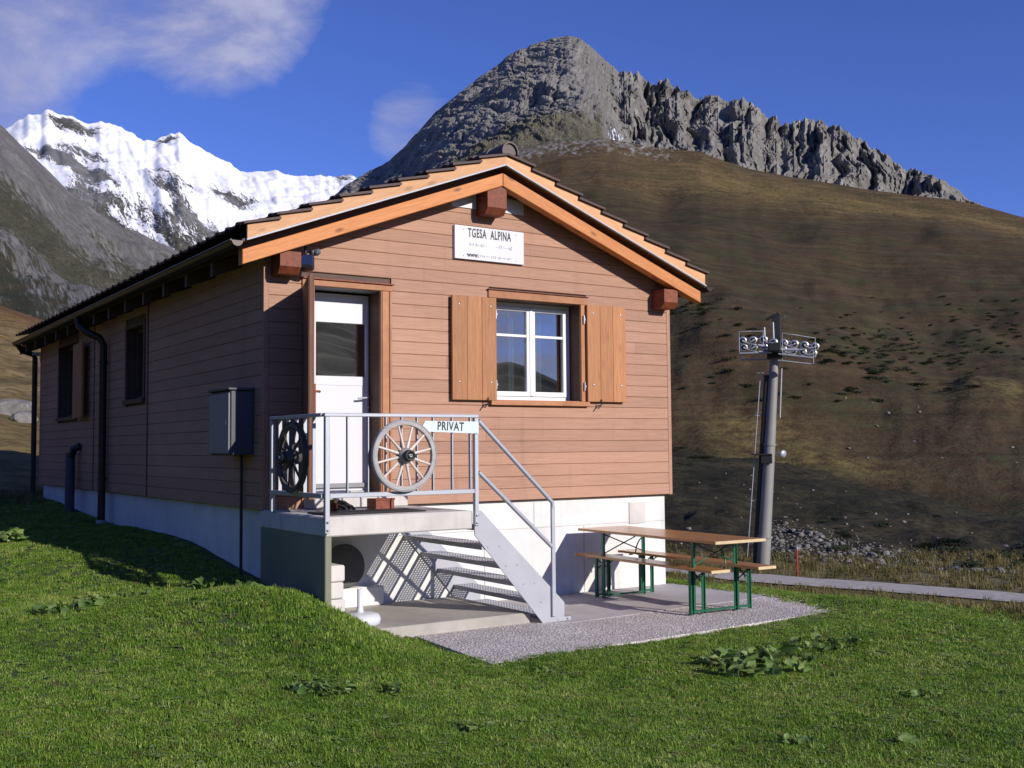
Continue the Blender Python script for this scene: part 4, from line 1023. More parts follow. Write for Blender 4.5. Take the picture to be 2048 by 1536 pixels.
text('lettering', 'PRIVAT', .112, .74, 'black', sg, (1.236, -1.5635, 1.927), 0.0022, 1.10, rot=(math.pi / 2, math.radians(1.6), 0))
ns = thing('name_sign', 'white hut name board reading TGESA ALPINA under the gable', 'sign', (2.66, -.02, 4.02))
bx('board', 'white', ns, 2.196, 3.122, -.036, -.014, 3.832, 4.208, ch=.002)
bx('backing', 'greypaint', ns, 2.188, 3.114, -.0135, -.001, 3.826, 4.202)
text('lettering', 'TGESA  ALPINA', .140, .53, 'black', ns, (2.655, -.0372, 4.130), .0034, 1.14)
text('lettering', 'www.', .072, .9, 'black', ns, (2.43, -.0372, 3.885), .0024, 1.0)
q = MB(); rq = random.Random(5)
def marks(x0, x1, z, h, n):
    for k in range(n):
        x = x0 + (x1 - x0) * (k + .15) / n; w = (x1 - x0) / n
        tpe = rq.randint(0, 3)
        if tpe != 1: q.box(x, x + w * .18, -.0384, -.0362, z - h / 2, z + h / 2)
        if tpe in (0, 1): q.box(x + w * .18, x + w * .58, -.0384, -.0362, z - h * .1, z + h * .05)
        if tpe == 2: q.box(x + w * .2, x + w * .6, -.0384, -.0362, z + h * .35, z + h * .5)
        if tpe == 3: q.box(x + w * .42, x + w * .58, -.0384, -.0362, z - h / 2, z + h * .2)
marks(2.50, 2.965, 3.882, .026, 19)
part('small_print', q, 'greypaint', ns)
q = MB(); marks(2.385, 2.625, 4.003, .042, 11); marks(2.735, 2.965, 4.003, .042, 10); part('small_print', q, 'greypaint', ns)
q = MB()
for x, z in ((2.31, 4.165), (3.01, 4.165), (2.31, 3.87), (3.01, 3.87)): q.lathe([(.0, -.003), (.007, -.002), (.008, 0)], (x, -.036, z), (0, 1, 0), 8)
part('screw', q, 'steel', ns)
fl = thing('floodlight', 'black floodlight with grey sensor mounted under the left end of the roof', 'lamp', (.36, -.1, 3.6))
q = MB(); q.obox((.375, -.19, 3.60), (Vector((.9, -.43, 0)), Vector((.40, .84, -.36)), Vector((.15, .33, .93))), (.075, .055, .075), .018); part('housing', q, 'blackmetal', fl)
q = MB(); q.obox((.361, -.222, 3.612), (Vector((.9, -.43, 0)), Vector((.40, .84, -.36)), Vector((.15, .33, .93))), (.058, .022, .058), .004); part('lens', q, 'glass', fl)
q = MB(); q.tube([(.39, -.13, 3.66), (.40, -.10, 3.72), (.40, -.1, 3.80)], .014, 8); q.tube([(.32, -.12, 3.52), (.33, -.05, 3.49), (.34, .0, 3.49)], .010, 8); part('bracket', q, 'blackmetal', fl)
q = MB(); q.obox((.475, -.16, 3.715), (Vector((.88, 0, .30)), Vector((0, 1, 0)), Vector((-.3, 0, .9))), (.055, .04, .032), .012); q.lathe([(.0, .032), (.02, .028), (.030, .012), (.030, 0)], (.475, -.20, 3.705), (.2, -1, -.2), 12); part('sensor', q, 'bluegrey', fl)
mb_ = thing('meter_box', 'grey utility box fixed to the shaded side wall near the front corner', 'utility box', (-.13, .57, 2.0))
bx('cabinet', 'bluegrey', mb_, -.245, -.004, .255, .885, 1.675, 2.325, ch=.010)
bx('door', 'greypaint', mb_, -.262, -.246, .27, .87, 1.69, 2.30, ch=.005); bx('lid', 'bluegrey', mb_, -.275, -.004, .235, .90, 2.326, 2.352, ch=.006)
bx('lock', 'steel', mb_, -.270, -.2625, .31, .335, 1.98, 2.03)
q = MB(); q.tube([(-.035, .52, 1.674), (-.035, .52, .30)], .017, 8); part('conduit', q, 'blackmetal', mb_)
vp = thing('vent_pipe', 'short pale grey pipe standing against the shaded side wall', 'pipe', (-.13, 8.1, .75))
q = MB(); q.tube([(-.13, 8.1, .55), (-.13, 8.1, 1.70)], .075, 14); part('pipe', q, 'bluegrey', vp)
q = MB(); q.tube([(-.13, 8.1, 1.60), (-.10, 8.0, 1.76), (-.01, 7.95, 1.80)], .06, 10); part('elbow', q, 'blackmetal', vp)
pb = thing('parasol_base', 'white plastic parasol base with empty tube under the porch', 'parasol base', (.50, -1.15, .1))
q = MB(); q.lathe([(.0, .0), (.155, .0), (.185, .02), (.192, .06), (.175, .10), (.12, .118), (.05, .122), (.03, .125)], (.50, -1.15, .101), (0, 0, 1), 32); part('base', q, 'white', pb)
q = MB(); q.lathe([(.034, .12), (.030, .16), (.026, .17), (.026, .335), (.020, .336), (.020, .2)], (.50, -1.15, .101), (0, 0, 1), 16); part('tube', q, 'white', pb)
q = MB(); q.lathe([(.0, -.006), (.016, -.004), (.018, .01)], (.50 - .06, -1.15 - .185, .145), (-.1, 1, 0), 10); part('plug', q, 'red', pb)
for x, y, z0, z1, rz, lb in ((.155, -1.24, .545, .690, .05, 'topmost light concrete block of the stack under the porch'), (.15, -1.24, .395, .540, -.02, 'middle light concrete block of the stack under the porch'), (.157, -1.25, .102, .390, .02, 'lowest and largest concrete block of the stack under the porch')):
    q = MB(); q.obox((0, 0, 0), XYZ, (.085, .14, (z1 - z0) / 2), .012)
    o = part('concrete_block', q, 'stone_block', None); o.location = (x, y, (z0 + z1) / 2); o.rotation_euler.z = rz; tag(o, lb, 'block', 'concrete blocks stacked under the porch')
# small things on the porch floor
q = MB(); q.lathe([(.0, 0), (.05, 0), (.07, .10), (.075, .105), (.066, .105), (.06, .08), (.0, .08)], (.33, -.88, 1.131), (0, 0, 1), 18)
fp = thing('flower_pot', 'small potted plant with yellowish leaves on the shaded porch floor', 'potted plant', (.33, -.88, 1.131)); part('pot', q, 'terracotta', fp)
m, t, b = new_mat('pot plant leaf'); oi = nd(t, 'ShaderNodeObjectInfo').outputs['Random']
setc(t, b, ramp(t, oi, ((0, (.06, .11, .02)), (.5, (.22, .20, .04)), (1, (.40, .34, .08)))), .6); M['potleaf'] = m
def leaf_mb(base, direction, length, width, droop=.35, fold=.15, n=5, shape=0):
    d = Vector(direction).normalized(); s = d.cross(Vector((0, 0, 1))); s = s.normalized() if s.length > .05 else Vector((1, 0, 0)); u = s.cross(d)
    q = MB(); vs = []
    for i in range(n + 1):
        f = i / n
        wd = width * (math.sin(math.pi * min(1, .08 + .92 * f) ** (.8 if not shape else .6)) ** .8) * .5 if i < n else .0
        p = Vector(base) + d * (length * f) - Vector((0, 0, 1)) * (droop * length * f * f)
        vs += [p - s * wd + u * (fold * wd), p, p + s * wd + u * (fold * wd)]
    q.add(vs, [(i * 3 + j, i * 3 + j + 1, (i + 1) * 3 + j + 1, (i + 1) * 3 + j) for i in range(n) for j in range(2)])
    return q
rp = random.Random(9)
for k in range(14):
    a = k * 2.4; e = rp.uniform(.3, 1.1); part('leaf', leaf_mb((.33, -.88, 1.22), (math.cos(a), math.sin(a), e), rp.uniform(.09, .16), .045), 'potleaf', fp)
for x, y, rz, lb in ((.50, -.62, .3, 'left dark shoe on the porch floor beneath the railing'), (.61, -.60, .1, 'right dark shoe on the porch floor beneath the railing')):
    q = MB()
    for i, (yy, w, h) in enumerate(((-.14, .032, .035), (-.10, .044, .05), (-.03, .042, .065), (.04, .036, .09), (.11, .036, .095), (.135, .030, .06))): q.add([(-w, yy, 0), (w, yy, 0), (w * .9, yy, h * .6), (w * .5, yy, h), (-w * .5, yy, h), (-w * .9, yy, h * .6)], [])
    q.f = [(i * 6 + j, i * 6 + (j + 1) % 6, (i + 1) * 6 + (j + 1) % 6, (i + 1) * 6 + j) for i in range(5) for j in range(6)] + [(0, 1, 2, 3, 4, 5), (35, 34, 33, 32, 31, 30)]
    o = part('shoe', q, 'rubber', None); o.location = (x, y, 1.131); o.rotation_euler.z = rz; tag(o, lb, 'shoe', 'shoes on the porch')
bk = thing('plastic_crate', 'small dark red crate on the porch floor behind the sunlit wheel', 'crate', (.98, -.62, 1.131))
q = MB(); q.box(.88, 1.08, -.72, -.52, 1.131, 1.140); q.box(.88, .888, -.72, -.52, 1.14, 1.235); q.box(1.072, 1.08, -.72, -.52, 1.14, 1.235); q.box(.888, 1.072, -.72, -.712, 1.14, 1.235); q.box(.888, 1.072, -.528, -.52, 1.14, 1.235); part('box', q, 'stain', bk)
q = MB(); q.box(.872, 1.088, -.728, -.712, 1.222, 1.24, ch=.003); part('rim', q, 'stain', bk)
q = MB(); q.box(.10, 1.12, -1.30, -.86, 1.131, 1.146, ch=.005)
tag(part('doormat', q, 'rubber', None), 'flat dark doormat lying on the concrete porch slab', 'doormat')

# ------------------------------------------------------------------ beer table set
def lpart(name, q, mt, parent):
    me = q.mesh(name); me.materials.append(M[mt]); o = bpy.data.objects.new(name, me); COL.objects.link(o); o.parent = parent; WLOC[o.name] = (0, 0, 0); return o
def trestle(root, L, Wd, H, inset, table=False):
    nb = 3 if table else 2; w = Wd / nb
    for k in range(nb):
        q = MB(); q.box(-L / 2 + .004, L / 2 - .0245, -Wd / 2 + k * w + .0008, -Wd / 2 + (k + 1) * w - .0008, H - .027, H, ch=.004); lpart('plank', q, 'tablewood', root)
    q = MB(); q.box(L / 2 - .024, L / 2, -Wd / 2, Wd / 2, H - .030, H + .0005, ch=.004); q.box(-L / 2 - .02, -L / 2 + .0035, -Wd / 2, Wd / 2, H - .030, H + .0005, ch=.004); lpart('end_batten', q, 'tableend', root)
    for sx in (-1, 1):
        x = sx * (L / 2 - inset); yl = Wd / 2 - (.045 if table else .03)
        for sy in (-1, 1):
            q = MB(); y = sy * yl
            q.box(x - .019, x + .019, y - .004, y + .004, 0.0, H - .0275); q.box(x - .004, x + .004, y - (.034 if sy > 0 else .0041), y + (.0041 if sy > 0 else .034), 0.0, H - .0278)
            lpart('leg', q, 'green', root)
        q = MB(); q.box(x - .012, x + .012, -yl, yl, .02, .04); lpart('foot_bar', q, 'green', root)
        zt, zb = H - .04, H - (.27 if table else .16)
        q = MB(); q.tube([(x, -yl, zt), (x, yl, zb)], .007, 6); q.tube([(x + .012, yl, zt), (x + .012, -yl, zb)], .007, 6); lpart('cross_brace', q, 'green' if sx > 0 else 'blackmetal', root)
        q = MB(); n_ = 6; rr = .26 if table else .17
        pts = [(x - sx * (.012 + rr * (1 - math.cos(a)) * 1.35), yl * .55, H - .03 - rr * (1 - math.sin(a))) for a in np.linspace(0, math.pi / 2, n_)]
        q.tube(pts, .008, 6); lpart('hinge_strut', q, 'green', root)
        q = MB(); q.box(x - .05, x + .05, -yl, yl, H - .0345, H - .0275); lpart('hinge_plate', q, 'blackmetal', root)
    q = MB(); q.box(L / 2 - .10, L / 2 - .07, -.02, .02, H - .05, H - .0272, ch=.003); q.box(-L / 2 + .06, -L / 2 + .09, -.02, .02, H - .06, H - .0272, ch=.003); lpart('hook', q, 'tableend', root)
TH = -1.597; tdir = Vector((math.cos(TH), math.sin(TH), 0)); tn = Vector((-tdir.y, tdir.x, 0))
def seatpos(px_, py_, L, w): return Vector((px_, py_, .012)) + tdir * L / 2 + tn * w / 2
Lt = 2.33
tb = thing('beer_table', 'orange brown folding wooden table with green steel legs on the patio', 'table', seatpos(3.808, -.115, Lt, .69)); tb.rotation_euler.z = TH
trestle(tb, Lt, .69, .765, .40, True)
be = thing('beer_bench', 'wooden folding bench in front of the table, nearest the stair', 'bench', seatpos(3.789, -.07, Lt, .25), 'benches at the table'); be.rotation_euler.z = TH
trestle(be, Lt, .25, .475, .36)
b2_ = be.copy(); COL.objects.link(b2_); b2_.location = seatpos(4.415, -.10, Lt, .25); b2_['label'] = 'wooden folding bench behind the table, on the side of the ski lift pylon'
for ch_ in list(be.children):
    c_ = ch_.copy(); COL.objects.link(c_); c_.parent = b2_

# ------------------------------------------------------------------ ski lift pylon
PB = Vector((28.49, 20.66, float(lawn_z(28.49, 20.66)) - .05)); PT = Vector((28.93, 20.2, 5.25))
f2 = Vector((.727, .687, 0)); r2_ = Vector((.687, -.727, 0)); uz = Vector((0, 0, 1))
py = thing('ski_lift_pylon', 'tall grey ski lift pylon with sheave wheels on its crossarm', 'pylon', tuple(PB))
axm = (PT - PB).normalized()
q = MB(); q.lathe([(.52, -.3), (.52, .06), (.38, .08)], PB, axm, 20); part('footing', q, 'concrete', py)
Lm = (PT - PB).length
q = MB(); q.tube([PB + axm * .05, PB + axm * 1.25], .27, 24); q.tube([PB + axm * 1.25, PB + axm * 1.32], .31, 24); q.tube([PB + axm * 1.32, PB + axm * 4.9], [.255, .225], 24); q.tube([PB + axm * 4.9, PB + axm * 4.98], .26, 24); q.tube([PB + axm * 4.98, PT], [.222, .18], 24)
part('mast', q, 'mast', py)
q = MB()
for s in (-.17, .17):
    o_ = -r2_ * .55 + f2 * s
    q.tube([PB + o_ * 1.12 + axm * .5, PT + o_ * .92 - axm * .6], .018, 6)
for k in range(28):
    a = PB + axm * (.7 + .27 * k) - r2_ * (.60 - .004 * k); q.tube([a - f2 * .17, a + f2 * .17], .012, 5)
for k in range(5):
    a = PB + axm * (1.0 + 1.7 * k); q.tube([a - r2_ * .3, a - r2_ * .62], .02, 6)
part('ladder', q, 'galv', py)
q = MB(); o_ = -r2_ * .31
q.tube([PB + o_ + axm * .2, PT + o_ * .86 - axm * .75], .10, 8); part('mast_shade_tube', q, 'blackmetal', py)  # added black tube, stands in for the shaded left side of the mast
q = MB(); q.tube([PB + axm * 6.0 + r2_ * .34 - f2 * .1, PT + r2_ * .30 - f2 * .1 - axm * .5], .03, 8); part('cable_duct', q, 'galv', py)
a = PB + axm * 4.55
q = MB(); q.obox(a - r2_ * .30 - f2 * .12, (r2_, f2, uz), (.42, .30, .03)); q.obox(a - r2_ * .1 - f2 * .32 - uz * .18, (r2_, f2, uz), (.22, .05, .18), .02); part('rest_platform', q, 'blackmetal', py)
q = MB(); q.lathe([(.0, -.12), (.10, -.10), (.15, .02), (.15, .05), (.0, .05)], a + r2_ * .52 + uz * .02, (r2_ * .6 - f2 * .8 - uz * .1), 14); q.tube([a + r2_ * .3, a + r2_ * .5], .025, 6); part('lamp', q, 'galv', py)
# head: cross beam along the view, two sheave trains along the rope
hd_ = PT + uz * .26
q = MB(); q.obox(hd_ + f2 * .2, (r2_, f2, uz), (.24, 1.5, .16), .03); q.obox(hd_ - uz * .22, (r2_, f2, uz), (.30, .35, .14), .03); part('crossarm', q, 'blackmetal', py)
q = MB(); q.obox(hd_ + r2_ * .10 + uz * .75 + f2 * .2, ((r2_ * .985 + uz * .17).normalized(), f2, (uz * .985 - r2_ * .0).normalized()), (.16, .14, .62), .02)
q.obox(hd_ - r2_ * .04 + uz * 1.36 + f2 * .2, ((r2_ * .9 + uz * .4).normalized(), f2, (uz * .9 - r2_ * .4).normalized()), (.28, .12, .05), .01)
q.tube([hd_ + r2_ * .25 + uz * 1.3 + f2 * .2, hd_ + r2_ * .42 + uz * 1.48 + f2 * .2, hd_ + r2_ * .40 + uz * 1.2 + f2 * .2], .02, 6); part('head_mast', q, 'blackmetal', py)
q = MB()
for o_ in (-.36, -.02): q.tube([hd_ + r2_ * o_ - f2 * .45 + uz * .25, hd_ + r2_ * (o_ - .02) - f2 * .45 + uz * (.86 if o_ < -.1 else 1.05)], .04, 8)
part('lifting_post', q, 'galv', py)
whp = [(-1.22, .44), (-.82, .45), (-.42, .46), (-.03, .34), (.36, .30), (.75, .26), (1.13, .20), (1.53, .13)]
def shv(c):
    q = MB(); q.lathe([(.105, -.03), (.165, -.032), (.165, -.018), (.15, -.012), (.15, .012), (.165, .018), (.165, .032), (.105, .03), (.105, -.03)], c, f2, 20); s_ = part('sheave_wheel', q, 'steel', py)
    q = MB(); q.lathe([(.0, -.024), (.104, -.024), (.104, .024), (.0, .024)], c, f2, 16); part('disc', q, 'red' if whp and False else 'blackmetal', s_)
    q = MB(); q.lathe([(.0, -.045), (.03, -.045), (.03, .045), (.0, .045)], c, f2, 10); part('bearing', q, 'galv', s_)
for dep, dz in ((-.75, 0.0), (1.25, -.10)):
    cs_ = [hd_ + r2_ * a_ + f2 * dep + uz * (z_ + dz - .12) for a_, z_ in whp]
    for c_ in cs_: shv(c_)
    q = MB()
    for k in range(0, 8, 2):
        q.tube([cs_[k] - f2 * .05 - uz * .02, (cs_[k] + cs_[k + 1]) / 2 - f2 * .05 - uz * .10, cs_[k + 1] - f2 * .05 - uz * .02], .028, 6)
    for k in (0, 4):
        m1 = (cs_[k] + cs_[k + 1]) / 2; m2 = (cs_[k + 2] + cs_[k + 3]) / 2; q.tube([m1 - uz * .10, (m1 + m2) / 2 - uz * .20, m2 - uz * .10], .035, 6)
    q.tube([(cs_[1] + cs_[2]) / 2 - uz * .2, hd_ + f2 * dep + uz * -.05, (cs_[5] + cs_[6]) / 2 - uz * .2], .05, 8)
    part('rocker_beam', q, 'galvflat', py)
    q = MB()
    q.obox((cs_[0] + cs_[3]) / 2 - uz * .46 - f2 * .18 - r2_ * .1, ((r2_).normalized(), f2, uz), (.62, .16, .022)); d2 = (cs_[7] - cs_[4]).normalized()
    q.obox((cs_[4] + cs_[7]) / 2 - uz * .44 - f2 * .18 - r2_ * .15, (d2, f2, uz), (.66, .16, .022)); part('catwalk', q, 'galv', py)
    q = MB()
    for aa, bb in ((cs_[0], cs_[2]), (cs_[4] + r2_ * .1, cs_[7])):
        d_ = bb - aa; up_ = uz * .34
        q.tube([aa - f2 * .35 - uz * .46 - d_ * .15, aa - f2 * .35 + up_ - d_ * .15, aa + d_ * .45 - f2 * .35 + up_], .013, 5); q.tube([aa - f2 * .35 + up_ - d_ * .15, bb - f2 * .35 + up_ * .9, bb - f2 * .35 - uz * .46], .013, 5)
    part('guard_rail', q, 'galv', py)
# rope barrier beside the pylon
rpz = float(lawn_z(27.91, 18.34))
rp_ = thing('marker_post', 'thin red marker post beside the road holding a cord', 'post', (27.91, 18.34, rpz))
q = MB(); q.tube([(27.91, 18.34, rpz - .1), (27.91, 18.34, rpz + 1.0)], .028, 8); part('stake', q, 'red', rp_)
q = MB(); q.tube([(27.91, 18.34, rpz + .98), (27.91, 18.34, rpz + 1.06)], .034, 8); part('cap', q, 'galv', rp_)
q = MB(); q.tube([(27.91, 18.34, rpz + .97), (28.1, 19.2, rpz + .93), (28.3, 20.0, rpz + .96)], .009, 5)
tag(part('barrier_cord', q, 'galv', None), 'thin pale cord strung from the red post to the pylon', 'cord')
# ------------------------------------------------------------------ vegetation and stones
def veg(name, stops, rough=.6, trans=.35, pos=True, inst=True):
    m = bpy.data.materials.new(name); m.use_nodes = True; t = m.node_tree; t.nodes.clear(); out = nd(t, 'ShaderNodeOutputMaterial')
    p = nd(t, 'ShaderNodeNewGeometry').outputs['Position']; rnd = nd(t, 'ShaderNodeObjectInfo').outputs['Random']
    n = noise(t, p, .55, 4, .6); n2 = noise(t, p, 3.2, 3, .6)
    f = ma(t, 'ADD', ma(t, 'MULTIPLY', ma(t, 'POWER', rnd, 1.5), .42), ma(t, 'ADD', ma(t, 'MULTIPLY', n, .60), ma(t, 'MULTIPLY', n2, .42)))
    c = ramp(t, ma(t, 'SUBTRACT', f, .22), stops)
    d = nd(t, 'ShaderNodeBsdfPrincipled', {'Base Color': c, 'Roughness': rough}); d.inputs['Specular IOR Level'].default_value = .3
    tr = nd(t, 'ShaderNodeBsdfTranslucent', {'Color': mix(t, .25, c, (.10, .22, .02))})
    t.links.new(nd(t, 'ShaderNodeMixShader', {0: trans, 1: d.outputs[0], 2: tr.outputs[0]}).outputs[0], out.inputs[0]); return m
M['grass'] = veg('grass blade', ((.12, (.050, .110, .012)), (.34, (.135, .250, .025)), (.54, (.235, .365, .048)), (.80, (.46, .48, .15))), .5)
M['drygrass'] = veg('dry grass blade', ((.10, (.06, .070, .016)), (.40, (.15, .125, .04)), (.62, (.24, .19, .08)), (.9, (.34, .28, .14))), .7, .25)
M['weed'] = veg('weed leaf', ((.10, (.080, .155, .035)), (.45, (.17, .26, .07)), (.7, (.26, .34, .12)), (.95, (.36, .38, .14))), .45, .3)
M['shrub'] = veg('dark shrub leaf', ((.1, (.020, .028, .013)), (.5, (.032, .042, .020)), (.9, (.055, .058, .028))), .8, .1)
lib = bpy.data.collections.new('grass_tufts'); lib2 = bpy.data.collections.new('dry_tufts')
def tuft(coll, k, nblade, spread, h, mt, rng, wide=.0032, lean=.5):
    q = MB()
    for i in range(nblade):
        a = rng.uniform(0, 6.283); r = spread * math.sqrt(rng.random()); x, y = r * math.cos(a), r * math.sin(a)
        hh = h * rng.uniform(.55, 1.15); d = rng.uniform(0, 6.283); ln = rng.uniform(.1, lean) * hh; w = wide * rng.uniform(.7, 1.3)
        dx, dy = math.cos(d), math.sin(d); sx, sy = -dy * w, dx * w
        m1 = (x + dx * ln * .35, y + dy * ln * .35, hh * .6); tp = (x + dx * ln, y + dy * ln, hh * rng.uniform(.75, 1))
        q.add([(x - sx, y - sy, -.01), (x + sx, y + sy, -.01), (m1[0] + sx * .8, m1[1] + sy * .8, m1[2]), (m1[0] - sx * .8, m1[1] - sy * .8, m1[2]), tp], [(0, 1, 2, 3), (3, 2, 4)])
    me = bpy.data.meshes.new('tuft'); me.from_pydata(q.v, [], q.f); me.materials.append(M[mt]); o = bpy.data.objects.new('tuft_%02d' % k, me); coll.objects.link(o)
rg = random.Random(21)
for k in range(5): tuft(lib, k, 28, .052, .028, 'grass', rg, .0030, 1.2)
tuft(lib, 5, 16, .045, .055, 'grass', rg, .0026, .7)
# small broad-leaved rosettes among the grass
for k in (6, 7):
    q = MB()
    for i in range(7):
        a = i * .9 + rg.uniform(-.2, .2); l = leaf_mb((0, 0, .012), (math.cos(a), math.sin(a), rg.uniform(.25, .7)), rg.uniform(.025, .045), .020, .3, .2, 3); q.add(l.v, l.f)
    me = bpy.data.meshes.new('tuft'); me.from_pydata(q.v, [], q.f); me.materials.append(M['weed']); lib.objects.link(bpy.data.objects.new('tuft_%02d' % k, me))
# tiny daisies and straw stalks, rare
q = MB()
for i in range(3):
    a = i * 2.1; c = (math.cos(a) * .03, math.sin(a) * .03, .03 + .008 * i); q.add([(c[0] + .0045 * math.cos(b), c[1] + .0045 * math.sin(b), c[2]) for b in np.linspace(0, 5.6, 8)], [(0, 1, 2, 3, 4, 5, 6, 7)])
me = bpy.data.meshes.new('tuft'); me.from_pydata(q.v, [], q.f); me.materials.append(M['white']); lib.objects.link(bpy.data.objects.new('tuft_08', me))
tuft(lib, 9, 12, .06, .045, 'drygrass', rg, .0024, 1.2)
for k in range(4): tuft(lib2, k, 18, .07, .15, 'drygrass', rg, .005, .8)

def scatter(name, coll, P, rot, scl, idx, label):
    me = bpy.data.meshes.new(name); me.vertices.add(len(P)); me.vertices.foreach_set('co', np.asarray(P, np.float32).ravel())
    for k, a, ty in (('rot', rot, 'FLOAT'), ('scl', scl, 'FLOAT'), ('idx', idx, 'INT')):
        at = me.attributes.new(k, ty, 'POINT'); at.data.foreach_set('value', np.asarray(a, np.float32 if ty == 'FLOAT' else np.int32))
    o = bpy.data.objects.new(name, me); COL.objects.link(o); o['kind'] = 'stuff'; o['label'] = label
    g = bpy.data.node_groups.new(name, 'GeometryNodeTree')
    g.interface.new_socket('Geometry', in_out='INPUT', socket_type='NodeSocketGeometry'); g.interface.new_socket('Geometry', in_out='OUTPUT', socket_type='NodeSocketGeometry')
    N = g.nodes; L = g.links
    gi, go = N.new('NodeGroupInput'), N.new('NodeGroupOutput'); ci = N.new('GeometryNodeCollectionInfo'); ci.inputs['Collection'].default_value = coll
    ci.inputs['Separate Children'].default_value = True; ci.inputs['Reset Children'].default_value = True
    ip = N.new('GeometryNodeInstanceOnPoints'); ip.inputs['Pick Instance'].default_value = True
    def na_(nm, ty): n = N.new('GeometryNodeInputNamedAttribute'); n.data_type = ty; n.inputs['Name'].default_value = nm; return n.outputs['Attribute']
    cx = N.new('ShaderNodeCombineXYZ'); L.new(na_('rot', 'FLOAT'), cx.inputs[2])
    L.new(gi.outputs[0], ip.inputs['Points']); L.new(ci.outputs[0], ip.inputs['Instance']); L.new(na_('idx', 'INT'), ip.inputs['Instance Index']); L.new(cx.outputs[0], ip.inputs['Rotation']); L.new(na_('scl', 'FLOAT'), ip.inputs['Scale'])
    L.new(ip.outputs[0], go.inputs[0])
    md = o.modifiers.new('scatter', 'NODES'); md.node_group = g
    return o
NG = 150000
az = RNG.uniform(-4, 72, NG); rr_ = 3.2 * (30 / 3.2) ** (RNG.random(NG) ** .92)
x, y = polar_xy(az, rr_)
xe, ye = RNG.uniform(-15, 8, 34000), RNG.uniform(-12, 6, 34000)
x = np.concatenate([x, xe]); y = np.concatenate([y, ye]); rr_ = np.hypot(x - CAM[0], y - CAM[1])
wob = .05 * fbm(x * 3, y * 3, 3, 55) + .07 * (RNG.random(len(x)) - .5) + .10 * fbm(x * 9, y * 9, 2, 56)
ok = ~inpoly(x + wob, y + wob, [(.90, -2.84), (3, -2.73), (5.10, -2.60), (5.44, -1.6), (5.38, .12), (.11, .12), (.0, -1.50), (.98, -1.47)]) & ~((x > -.005) & (x < 5.37) & (y > -1.5) & (y < 11.3))
x, y, rr_ = x[ok], y[ok], rr_[ok]
dr = dry_at(x, y); isd = RNG.random(len(x)) < dr
gxx, gyy, gr = x[~isd], y[~isd], rr_[~isd]
idx = RNG.choice(10, len(gxx), p=[.165, .165, .165, .16, .15, .06, .05, .04, .002, .043])
patch = fbm(gxx * .8, gyy * .8, 3, 77)
scl = (.62 + .45 * RNG.random(len(gxx)) + .35 * patch) * (1 + np.maximum(gr - 9, 0) * .03)
edge = inpoly(gxx, gyy, [(.6, -3.15), (3, -2.98), (5.45, -2.85), (5.75, -1.6), (5.6, .3), (.2, .3), (.7, -1.3)])
scl = np.where(edge, scl * .9, scl)
scatter('grass', lib, np.stack([gxx, gyy, lawn_z(gxx, gyy, True)], -1), RNG.uniform(0, 6.28, len(gxx)), scl, idx, 'short green lawn grass')
gxx, gyy, gr = x[isd], y[isd], rr_[isd]
n3 = 14000; az3 = RNG.uniform(-4, 72, n3); r3 = RNG.uniform(24, 62, n3); x3, y3 = polar_xy(az3, r3)
# road is kept clear
def road_d(px_, py_):
    mid = (ra + rb) / 2; return np.min(np.hypot(px_[:, None] - mid[None, ::2, 0], py_[:, None] - mid[None, ::2, 1]), 1)
gxx = np.concatenate([gxx, x3]); gyy = np.concatenate([gyy, y3]); gr = np.hypot(gxx - CAM[0], gyy - CAM[1])
k_ = (road_d(gxx, gyy) > 1.55) & ~((gxx > -.05) & (gxx < 5.4) & (gyy > -1.5) & (gyy < 11.4)); gxx, gyy, gr = gxx[k_], gyy[k_], gr[k_]
zz = lawn_z(gxx, gyy, True)
scatter('dry_grass', lib2, np.stack([gxx, gyy, zz], -1), RNG.uniform(0, 6.28, len(gxx)), (.45 + .5 * RNG.random(len(gxx))) * (1 + np.maximum(gr - 14, 0) * .045), RNG.integers(0, 4, len(gxx)), 'dry yellowish grass')

# broad-leaved weeds in the lawn, each plant with its own leaves
leafmesh = []
for k in range(5):
    q = leaf_mb((0, 0, 0), (1, 0, .25 + .12 * k), .13, .085 + .01 * k, .35 + .16 * (k % 3), .12 + .16 * (k % 2), 7, 1); q.v = [(a_, b2 * (1 + .22 * math.sin(a_ * 95 + k)), c2 + .010 * math.sin(a_ * 70 + 9 * b2 * 10 + k)) for a_, b2, c2 in q.v]; me = q.mesh('leaf'); me.materials.append(M['weed']); me.polygons.foreach_set('use_smooth', [True] * len(me.polygons)); leafmesh.append(me)
rw = random.Random(31)
def weed(px_, py_, spread, n, size, label, group=None):
    z = float(lawn_z(px_, py_, True)); w = thing('broadleaf_weed', label, 'weed', (px_, py_, z), group)
    for i in range(int(n * 1.5)):
        a = rw.uniform(0, 6.283); r = spread * math.sqrt(rw.random()); xx, yy = r * math.cos(a), r * math.sin(a) * .7
        o = bpy.data.objects.new('leaf', rw.choice(leafmesh)); COL.objects.link(o); o.parent = w
        o.location = (xx, yy, float(lawn_z(px_ + xx, py_ + yy, True)) - z + rw.uniform(.01, .05) * size); s = size * rw.uniform(.45, .95); o.scale = (s, s, s)
        o.rotation_euler = (rw.uniform(-.5, .5), rw.uniform(-1.2, -.1), rw.uniform(0, 6.283))
